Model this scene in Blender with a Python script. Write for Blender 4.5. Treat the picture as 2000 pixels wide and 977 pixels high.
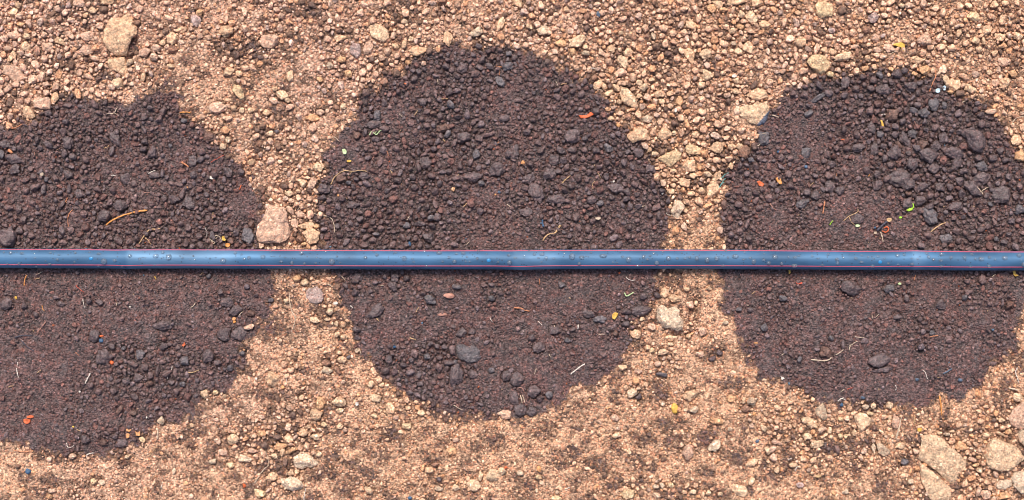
import bpy, math, random
import numpy as np
R = math.radians
S = 0.0005                      # metres per photo pixel
for o in list(bpy.data.objects): bpy.data.objects.remove(o)
sc = bpy.context.scene
def W(px, py): return ((px-1000.0)*S, (488.5-py)*S)

# ------------------------------------------------------------------ camera
cam = bpy.data.cameras.new('camera'); co = bpy.data.objects.new('camera', cam); sc.collection.objects.link(co)
CH = 1.6
co.location = (0, 0, CH); co.rotation_euler = (0, 0, 0)
cam.sensor_width = 36; cam.lens = 36*CH/1.0; cam.clip_start = 0.02; cam.clip_end = 300
sc.camera = co
# ------------------------------------------------------------------ light
SUN_EL, SUN_AZ = 58, -8        # sun stands towards the top of the picture
world = bpy.data.worlds.new('World'); sc.world = world; world.use_nodes = True
nt = world.node_tree; nt.nodes.clear()
out = nt.nodes.new('ShaderNodeOutputWorld'); bg = nt.nodes.new('ShaderNodeBackground'); sky = nt.nodes.new('ShaderNodeTexSky')
sky.sky_type = 'NISHITA'; sky.sun_disc = False; sky.sun_elevation = R(SUN_EL); sky.sun_rotation = R(SUN_AZ)
sky.air_density = 0.8; sky.dust_density = 3.0; sky.ozone_density = 1.0
bg.inputs[1].default_value = 0.12
nt.links.new(sky.outputs[0], bg.inputs[0]); nt.links.new(bg.outputs[0], out.inputs[0])
sun = bpy.data.lights.new('sun', 'SUN'); so = bpy.data.objects.new('sun', sun); sc.collection.objects.link(so)
sun.energy = 2.0; sun.angle = R(16); sun.color = (1.0, 0.93, 0.84)
so.rotation_euler = (R(-(90-SUN_EL)), 0, R(-SUN_AZ))
so.location = (0, 1, 2)
vs = sc.view_settings; vs.view_transform = 'Standard'; vs.look = 'None'; vs.gamma = 1; vs.use_curve_mapping = False
vs.exposure = 0.88
sc.cycles.pixel_filter_type = 'BLACKMAN_HARRIS'; sc.cycles.filter_width = 1.05; sc.cycles.max_bounces = 6; sc.cycles.diffuse_bounces = 3; sc.cycles.transparent_max_bounces = 6

# ------------------------------------------------------------------ noise
def _h(ix, iy, iz, seed):
    n = (ix.astype(np.int64)*374761393 + iy.astype(np.int64)*668265263 + iz.astype(np.int64)*2147483647 + seed*1274126177) & 0xffffffff
    n = ((n ^ (n >> 13))*1274126177) & 0xffffffff
    n = ((n ^ (n >> 16))*2246822519) & 0xffffffff
    n = n ^ (n >> 15)
    return (n & 0xffffff)/float(0xffffff)
def vn2(x, y, seed=0):
    ix = np.floor(x); iy = np.floor(y); fx = x-ix; fy = y-iy
    fx = fx*fx*(3-2*fx); fy = fy*fy*(3-2*fy); z = np.zeros_like(ix)
    a = _h(ix, iy, z, seed); b = _h(ix+1, iy, z, seed); c = _h(ix, iy+1, z, seed); d = _h(ix+1, iy+1, z, seed)
    return (a*(1-fx)+b*fx)*(1-fy) + (c*(1-fx)+d*fx)*fy
def fbm2(x, y, o=4, seed=0):
    s = 0; a = .5; t = 0
    for k in range(o):
        s = s + a*vn2(x*2**k+13.7*k, y*2**k+7.1*k, seed+k); t += a; a *= .5
    return s/t
def vn3(P, seed=0):
    I = np.floor(P); F = P-I; F = F*F*(3-2*F); s = 0
    for dx in (0, 1):
        for dy in (0, 1):
            for dz in (0, 1):
                w = (F[:, 0] if dx else 1-F[:, 0])*(F[:, 1] if dy else 1-F[:, 1])*(F[:, 2] if dz else 1-F[:, 2])
                s = s + w*_h(I[:, 0]+dx, I[:, 1]+dy, I[:, 2]+dz, seed)
    return s
def worley(x, y, seed=0):                       # distance to the nearest feature point, and a random number of its cell
    ix = np.floor(x); iy = np.floor(y); best = np.full(x.shape, 9.); cid = np.zeros(x.shape); z = np.zeros_like(ix)
    for dx in (-1, 0, 1):
        for dy in (-1, 0, 1):
            cx = ix+dx; cy = iy+dy
            px = cx+.15+.7*_h(cx, cy, z, seed); py = cy+.15+.7*_h(cx, cy, z+1, seed)
            d = (x-px)**2+(y-py)**2
            m = d < best; best = np.where(m, d, best); cid = np.where(m, _h(cx, cy, z+2, seed), cid)
    return np.sqrt(best), cid

# ------------------------------------------------------------------ where the soil is wet, plus one painted clod shadow
PATCH = [
 [(0,262),(25,250),(55,240),(75,225),(95,200),(115,192),(150,187),(190,185),(215,195),(245,205),(262,200),(280,185),(310,172),(345,178),(355,215),(385,235),(410,265),(425,290),(450,312),(475,325),(485,345),(500,375),(515,400),(512,440),(500,470),(505,500),(540,530),(540,570),(525,610),(510,635),(485,665),(480,700),(460,740),(432,765),(395,780),(385,810),(350,830),(310,828),(285,850),(255,870),(230,882),(200,880),(160,882),(130,892),(95,885),(60,872),(30,865),(0,862),(-80,850),(-200,780),(-260,600),(-260,450),(-180,330),(-60,285)],
 [(622,480),(620,400),(625,370),(632,330),(640,300),(655,270),(680,250),(693,225),(710,200),(730,175),(750,150),(775,138),(805,128),(835,110),(850,100),(870,95),(920,90),(960,92),(1000,97),(1040,100),(1080,115),(1095,125),(1110,140),(1140,158),(1165,180),(1185,205),(1200,235),(1225,258),(1255,285),(1275,310),(1288,340),(1300,375),(1308,410),(1305,450),(1300,485),(1290,530),(1285,560),(1272,600),(1245,625),(1228,670),(1215,710),(1175,740),(1140,760),(1100,790),(1060,810),(1020,815),(960,822),(920,818),(880,812),(850,808),(820,795),(790,775),(760,755),(740,740),(720,710),(700,680),(685,640),(675,600),(660,570),(655,545),(640,530),(625,500)],
 [(1405,480),(1408,420),(1412,380),(1425,340),(1435,305),(1470,275),(1490,245),(1508,215),(1522,190),(1545,175),(1575,155),(1610,148),(1640,148),(1670,142),(1700,138),(1740,135),(1775,140),(1810,145),(1840,150),(1850,170),(1870,185),(1905,195),(1925,215),(1950,235),(1965,255),(1978,270),(1985,300),(1995,330),(2010,380),(2020,450),(2015,520),(2010,580),(1990,640),(1980,680),(1955,715),(1930,735),(1900,760),(1880,770),(1840,775),(1815,790),(1790,800),(1760,795),(1720,795),(1680,785),(1640,790),(1600,780),(1570,770),(1530,745),(1490,735),(1470,710),(1455,680),(1430,640),(1415,600),(1408,550),(1403,520)]]
for k in list(range(-9, -1))+list(range(2, 10)):               # the line of wet rings goes on past both ends of the frame
    cx = 960+k*765; rr = random.Random(k)
    PATCH.append([(cx+(335+20*rr.random())*math.cos(a*.3), 475+(355+30*rr.random())*math.sin(a*.3)) for a in range(21)])
BLOT_SHADE = [(125,22,20,13,.8),(200,12,42,12,.6),(285,45,20,26,.6),(262,90,15,20,.9),(385,30,26,20,.7),(435,95,36,22,.9),(490,95,30,25,.9),(600,20,42,25,.6),(590,75,42,15,.6),(555,95,28,18,.7),(510,120,25,25,.8),(655,60,26,15,.6),(775,20,42,25,.7),(800,45,25,12,.7),(670,145,25,12,.6),(620,160,32,15,.5),(612,212,24,14,.6),(325,165,34,22,1.),(200,150,26,16,.8),(130,120,22,15,.6),(565,300,26,32,.55),(508,385,16,22,.9),(645,272,26,26,.6),(1150,50,16,16,.7),(1280,10,17,13,.8),(1225,42,24,18,.6),(1175,98,15,8,.5),(1465,135,26,15,.6),(1515,95,26,15,.5),(1520,152,24,12,.7),(1695,50,25,22,.5),(1780,95,13,13,.7),(1880,60,9,18,.6),(1960,20,22,15,.6),(1985,115,16,26,.6),(1340,262,14,12,.6),(1330,320,10,10,.5),
 (530,640,42,25,.85),(545,700,35,15,.4),(640,700,22,20,.6),(680,730,15,26,.6),(545,765,52,20,.8),(560,802,50,15,.6),(650,798,26,20,.8),(770,845,20,20,.9),(835,842,20,12,.6),(745,895,22,12,.8),(630,930,36,16,.8),(672,955,24,20,.9),(840,895,22,12,.6),(960,862,42,22,.9),(920,897,32,12,.7),(860,940,16,12,.6),(800,950,26,15,.5),(740,855,15,9,.6),(1145,790,26,15,.6),(1100,815,26,12,.5),(1065,840,26,22,.7),(1140,860,12,10,.7),(1030,882,26,16,.7),(1170,912,24,22,.8),(1030,942,38,24,.8),(1120,942,22,16,.8),(1200,947,16,16,.7),(1250,942,22,13,.6),(1260,855,20,18,.8),(1300,828,34,16,.8),(1290,762,20,24,.9),(1243,772,20,20,.7),(1395,690,32,26,.85),(1440,700,30,20,.5),(1320,862,20,20,.8),(1380,852,38,20,.8),(1438,895,27,20,.8),(1460,825,18,16,.6),(1380,920,32,12,.6),(1356,605,13,52,.8),(1330,662,40,12,.5),(1630,872,46,20,.9),(1700,862,26,12,.6),(1670,912,27,16,.7),(1640,928,15,12,.7),(1720,950,22,20,.7),(1765,897,18,17,.8),(1765,950,15,12,.6),(1778,802,28,24,.8),(1900,880,16,16,.5),(325,890,28,14,.7),(375,930,32,10,.5),(455,925,27,12,.6),(408,965,38,15,.8),(300,950,26,16,.5),(260,945,26,20,.5),(380,870,14,9,.6),(140,920,22,10,.4),(150,970,22,9,.5),(330,915,20,10,.5),(560,960,20,10,.5)]  # includes the painted shadow beside the knobbly pale clod
def poly_sd(x, y, P):                            # signed distance to a polygon, negative inside
    d = np.full(x.shape, 1e18); ins = np.zeros(x.shape, bool); n = len(P)
    for i in range(n):
        ax, ay = P[i]; bx, by = P[(i+1) % n]; ex, ey = bx-ax, by-ay; wx, wy = x-ax, y-ay
        t = np.clip((wx*ex+wy*ey)/(ex*ex+ey*ey), 0, 1)
        d = np.minimum(d, (wx-ex*t)**2+(wy-ey*t)**2)
        c = (ay <= y) != (by <= y)
        xi = ax+(y-ay)*ex/(ey if ey else 1e-9)
        ins ^= c & (x < xi)
    d = np.sqrt(d)
    return np.where(ins, -d, d)
def wet_shade(x, y):                               # 1 in the wet rings, up to 1 in the damp blotches and a painted clod shadow
    x = np.asarray(x, float); y = np.asarray(y, float)
    sd = np.full(x.shape, 1e9)
    for P in PATCH:
        xs = [p[0] for p in P]; m = (x > min(xs)-90) & (x < max(xs)+90) & (y > 0) & (y < 1000)
        if m.any(): sd[m] = np.minimum(sd[m], poly_sd(x[m], y[m], P))
    sd = sd + (fbm2(x/34, y/34, 3, 5)-.5)*34 + (vn2(x/9, y/9, 9)-.5)*22
    w = np.clip(.5-sd/13, 0, 1)
    b = np.zeros(x.shape)
    for cx, cy, rx, ry, s in BLOT_SHADE:
        m = (abs(x-cx) < rx*2.6) & (abs(y-cy) < ry*2.6)
        if m.any():
            q = ((x[m]-cx)/rx)**2+((y[m]-cy)/ry)**2
            b[m] = np.maximum(b[m], s*np.exp(-q*.8))
    out_ = (x < -40) | (x > 2040) | (y < -40) | (y > 1017)
    bb = np.clip(b*1.05+(fbm2(x/22, y/22, 4, 31)-.5)*1.35-.10, 0, 1)
    bb = np.where(b > .05, bb, np.clip((fbm2(x/24, y/24, 4, 77)-np.where(y > 540, .45, .53))*4.2, 0, .66))
    bb = np.where(out_, np.clip((fbm2(x/40, y/40, 3, 78)-.55)*3.5, 0, .7), bb)
    return np.clip(np.maximum(w, bb*.72), 0, 1)
def tone(x, y):                                  # 0 pinkish dry soil (upper left) .. 1 yellower dry soil (right and bottom)
    return np.clip(.15+.00035*x+.0006*(y-150)+(fbm2(x/160, y/160, 2, 55)-.5)*.8, 0, 1)
# grain: 1 where lumps are packed, 0 where the soil is fine
GR = [(430,190,70,60,.25),(560,150,60,70,.3),(100,170,110,60,.9),(1280,200,130,110,1.),(1450,50,90,60,1.),(1830,320,130,100,1.),(1760,170,120,40,.8),(1620,120,90,40,.95),(920,465,90,45,.12),(1010,410,60,40,.3),(1120,545,140,30,.15),(200,560,190,45,.15),(1690,430,100,50,.12),(1560,440,100,40,.4),(1750,640,250,110,.42),(90,930,130,60,.1),(400,860,90,90,.2),(1110,830,100,80,.1),(1300,700,60,60,.4),(560,650,60,50,.3),(700,880,100,70,.3),(560,860,60,80,.8),(930,770,60,40,.35),(870,330,60,100,.9),(780,460,120,25,1.),(1060,370,80,60,.7),(820,740,80,60,.85),(600,420,50,60,.9),(1320,360,70,70,1.),(1350,450,50,30,.15),(1430,570,40,60,.15),(1890,900,120,80,.8),(1640,850,120,60,.6),(1500,240,60,40,.3),(150,330,140,70,.6),(280,740,120,60,.8),(130,800,110,60,.3),(640,300,60,60,.4),(800,100,80,50,.8),(700,30,80,40,.5)]
def grain(x, y):
    g = np.where(y < 490, .56, .30)+(fbm2(x/80, y/80, 3, 91)-.5)*.8; wt = np.ones(np.shape(x)); g = g*1.
    for cx, cy, rx, ry, v in GR:
        k = 3*np.exp(-(((x-cx)/rx)**2+((y-cy)/ry)**2)*1.2); g = g+k*v; wt = wt+k
    g = np.clip(g/wt+(vn2(x/30, y/30, 17)-.5)*.3, 0, 1)
    return g*g*(3-2*g)
def yc(x):                                       # centre line of the hose in photo pixels
    x = np.asarray(x, float)
    xc = np.clip(x, -400, 2400)
    return 504.1+xc*.00265+.9*np.sin(xc/310.)-.5*np.sin((xc-200)/140.)+.8*np.exp(-((xc-250)/40.)**2)+.7*np.exp(-((xc-1015)/40.)**2)-1.0*np.exp(-((xc-1775)/60.)**2)+(x-xc)*.004
def bury(x, y, g): return ((fbm2(x/30, y/30, 3, 61)-.5)*11*(1.15-.6*g)+(1-g)*2.6-1.2)*np.clip((np.abs(y-yc(x))-16)/30, 0, 1)
PITS = [(1356,600,13,42,16),(1328,656,34,9,9),(1700,540,14,12,6),(1722,562,12,14,7),(1660,580,24,10,5),(1765,620,10,22,7),(265,85,14,22,7),(240,110,26,5,8),(640,545,60,8,3),(1890,905,14,16,8),(1790,925,10,20,7),(1975,850,10,16,8),(1715,230,14,14,4),(1775,300,40,40,-6),(1245,775,14,12,7),(575,470,10,14,6)]
def h_low(x, y):
    h = (fbm2(x/330, y/330, 2, 3)-.5)*14+(fbm2(x/70, y/70, 3, 4)-.5)*13
    d = np.abs(y-yc(x))
    h = h*np.clip((d-8)/40, 0.12, 1)-1.0*np.exp(-(d/26)**2)
    for cx, cy, rx, ry, dz in PITS:
        h = h-dz*np.exp(-(((x-cx)/rx)**2+((y-cy)/ry)**2))
    return h

def attr(me, cols, name='Col'):
    a = me.color_attributes.new(name, 'FLOAT_COLOR', 'POINT')
    c4 = np.ones((len(cols), 4), np.float32); c4[:, :cols.shape[1]] = cols
    a.data.foreach_set('color', c4.ravel())
def build(name, V, F, mat, cols=None, parent=None, smooth=True, loc=None):
    me = bpy.data.meshes.new(name); V = np.asarray(V, np.float32)
    F = np.asarray(F, np.int32) if not isinstance(F, list) else F
    if isinstance(F, list):
        me.from_pydata(V.tolist(), [], F)
    else:
        n, k = F.shape
        me.vertices.add(len(V)); me.vertices.foreach_set('co', V.ravel())
        me.loops.add(n*k); me.loops.foreach_set('vertex_index', F.ravel())
        me.polygons.add(n); me.polygons.foreach_set('loop_start', np.arange(0, n*k, k, dtype=np.int32))
        me.polygons.foreach_set('loop_total', np.full(n, k, np.int32))
        me.update(calc_edges=True)
    if smooth: me.polygons.foreach_set('use_smooth', np.ones(len(me.polygons), bool))
    if cols is not None: attr(me, np.asarray(cols, np.float32))
    me.materials.append(mat)
    o = bpy.data.objects.new(name, me); sc.collection.objects.link(o)
    if loc is not None: o.location = loc
    if parent is not None: o.parent = parent
    return o
def tag(o, label=None, cat=None, group=None, kind=None):
    if label: o['label'] = label
    if cat: o['category'] = cat
    if group: o['group'] = group
    if kind: o['kind'] = kind
    return o

# ------------------------------------------------------------------ materials
def newmat(name):
    m = bpy.data.materials.new(name); m.use_nodes = True; t = m.node_tree
    return m, t, t.nodes['Principled BSDF']
def soil_material(name, bump_d=.0006, speck=.5):
    m, t, b = newmat(name); N = t.nodes.new; L = t.links.new
    at = N('ShaderNodeAttribute'); at.attribute_name = 'Col'
    geo = N('ShaderNodeNewGeometry')
    def noise(s, d=3, r=.6):
        n = N('ShaderNodeTexNoise'); n.inputs['Scale'].default_value = s; n.inputs['Detail'].default_value = d; n.inputs['Roughness'].default_value = r
        L(geo.outputs['Position'], n.inputs['Vector']); return n
    n1 = noise(330, 3, .65); n2 = noise(1100, 2, .6); n3 = noise(90, 3)
    v = N('ShaderNodeTexVoronoi'); v.inputs['Scale'].default_value = 620; L(geo.outputs['Position'], v.inputs['Vector'])
    def mr(src, a, bb, c, d):
        n = N('ShaderNodeMapRange'); L(src, n.inputs[0])
        for i, q in zip((1, 2, 3, 4), (a, bb, c, d)): n.inputs[i].default_value = q
        return n.outputs[0]
    def math_(op, a, c):
        n = N('ShaderNodeMath'); n.operation = op
        for i, q in enumerate((a, c)):
            if isinstance(q, (int, float)): n.inputs[i].default_value = q
            else: L(q, n.inputs[i])
        return n.outputs[0]
    k = math_('MULTIPLY', mr(n1.outputs[0], .3, .7, .72, 1.28), mr(n2.outputs[0], .3, .7, .78, 1.22))
    sep = N('ShaderNodeSeparateColor'); L(v.outputs['Color'], sep.inputs[0])
    k = math_('MULTIPLY', k, mr(sep.outputs[0], 0, 1, 1-.45*speck, 1+.4*speck))
    # rare light mineral specks and darker organic specks
    k = math_('MULTIPLY', k, mr(sep.outputs[1], .965, .975, 1, 1+.8*speck))
    k = math_('MULTIPLY', k, mr(sep.outputs[1], .06, .05, 1, 1-.5*speck))
    mul = N('ShaderNodeMix'); mul.data_type = 'RGBA'; mul.blend_type = 'MULTIPLY'; mul.inputs[0].default_value = 1
    cc = N('ShaderNodeCombineColor')
    for i in range(3): L(k, cc.inputs[i])
    L(at.outputs['Color'], mul.inputs[6]); L(cc.outputs[0], mul.inputs[7])
    # iron-red mottling of single grains
    red = N('ShaderNodeMix'); red.data_type = 'RGBA'; red.blend_type = 'MULTIPLY'; red.inputs[7].default_value = (1.22, .92, .84, 1)
    L(math_('MULTIPLY', mr(sep.outputs[2], .6, .95, 0, 1), .9*speck), red.inputs[0]); L(mul.outputs[2], red.inputs[6])
    yel = N('ShaderNodeMix'); yel.data_type = 'RGBA'; yel.blend_type = 'MULTIPLY'; yel.inputs[7].default_value = (.98, 1.0, 1.0, 1)
    L(mr(n3.outputs[0], .45, .7, 0, .6), yel.inputs[0]); L(red.outputs[2], yel.inputs[6])
    L(yel.outputs[2], b.inputs['Base Color'])
    # wet soil is dark: darker soil is glossier
    sc_ = N('ShaderNodeSeparateColor'); L(at.outputs['Color'], sc_.inputs[0])
    L(mr(sc_.outputs[0], .08, .3, .48, .95), b.inputs['Roughness'])
    L(mr(sc_.outputs[0], .08, .3, .55, .15), b.inputs['Specular IOR Level'])
    h = math_('ADD', math_('MULTIPLY', n1.outputs[0], 1.0), math_('MULTIPLY', n2.outputs[0], .45))
    h = math_('SUBTRACT', h, math_('MULTIPLY', v.outputs['Distance'], .55*speck))
    bp = N('ShaderNodeBump'); bp.inputs['Strength'].default_value = 1.0; bp.inputs['Distance'].default_value = bump_d
    L(h, bp.inputs['Height']); L(bp.outputs[0], b.inputs['Normal'])
    return m
M_ground = soil_material('soil', .0024, 1.15)
M_crumb = soil_material('soil_crumb', .0009, .7)
M_rock = soil_material('rock', .0016, .6)
def plain(name, col, rough=.6, bump=.0003, var=.3, sss=0):
    m, t, b = newmat(name); N = t.nodes.new; L = t.links.new
    geo = N('ShaderNodeNewGeometry'); n = N('ShaderNodeTexNoise'); n.inputs['Scale'].default_value = 420; n.inputs['Detail'].default_value = 3
    L(geo.outputs['Position'], n.inputs['Vector'])
    r = N('ShaderNodeValToRGB'); r.color_ramp.elements[0].position = .3; r.color_ramp.elements[1].position = .7
    r.color_ramp.elements[0].color = (*[c*(1-var) for c in col], 1); r.color_ramp.elements[1].color = (*[min(1, c*(1+var)) for c in col], 1)
    L(n.outputs[0], r.inputs[0]); L(r.outputs[0], b.inputs['Base Color']); b.inputs['Roughness'].default_value = rough
    bp = N('ShaderNodeBump'); bp.inputs['Distance'].default_value = bump; L(n.outputs[0], bp.inputs['Height']); L(bp.outputs[0], b.inputs['Normal'])
    return m
PAL = {'orange': (.62, .25, .06), 'straw': (.50, .31, .15), 'pale': (.52, .39, .27), 'white': (.62, .53, .44), 'red': (.5, .08, .04),
       'brown': (.3, .13, .07), 'green': (.36, .62, .04), 'palegreen': (.5, .6, .3), 'yellow': (.62, .36, .06), 'teal': (.1, .38, .36),
       'blue': (.04, .09, .16), 'dark': (.05, .045, .06), 'redorange': (.6, .12, .035), 'pink': (.42, .2, .14), 'greyblue': (.09, .12, .16), 'clay': (.6, .28, .11), 'rust': (.52, .2, .09), 'bluewhite': (.4, .5, .52)}
MATS = {k: plain('litter_'+k, v, .55, .0002, .28) for k, v in PAL.items()}

# ------------------------------------------------------------------ soil colours
DRY_A = np.array([.615, .388, .275]); DRY_B = np.array([.620, .378, .238])
WET = np.array([.116, .072, .0655]); DAMP = np.array([.165, .095, .063])
def soak(dry, wet, t):                           # dry -> brown damp -> dark wet
    a = np.clip(t/.62, 0, 1); b = np.clip((t-.62)/.38, 0, 1)
    m = dry*(DAMP/dry)**a
    return m*(wet/m)**b
def dry_col(x, y):
    t = tone(x, y)[..., None]; return DRY_A*(1-t)+DRY_B*t
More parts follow.
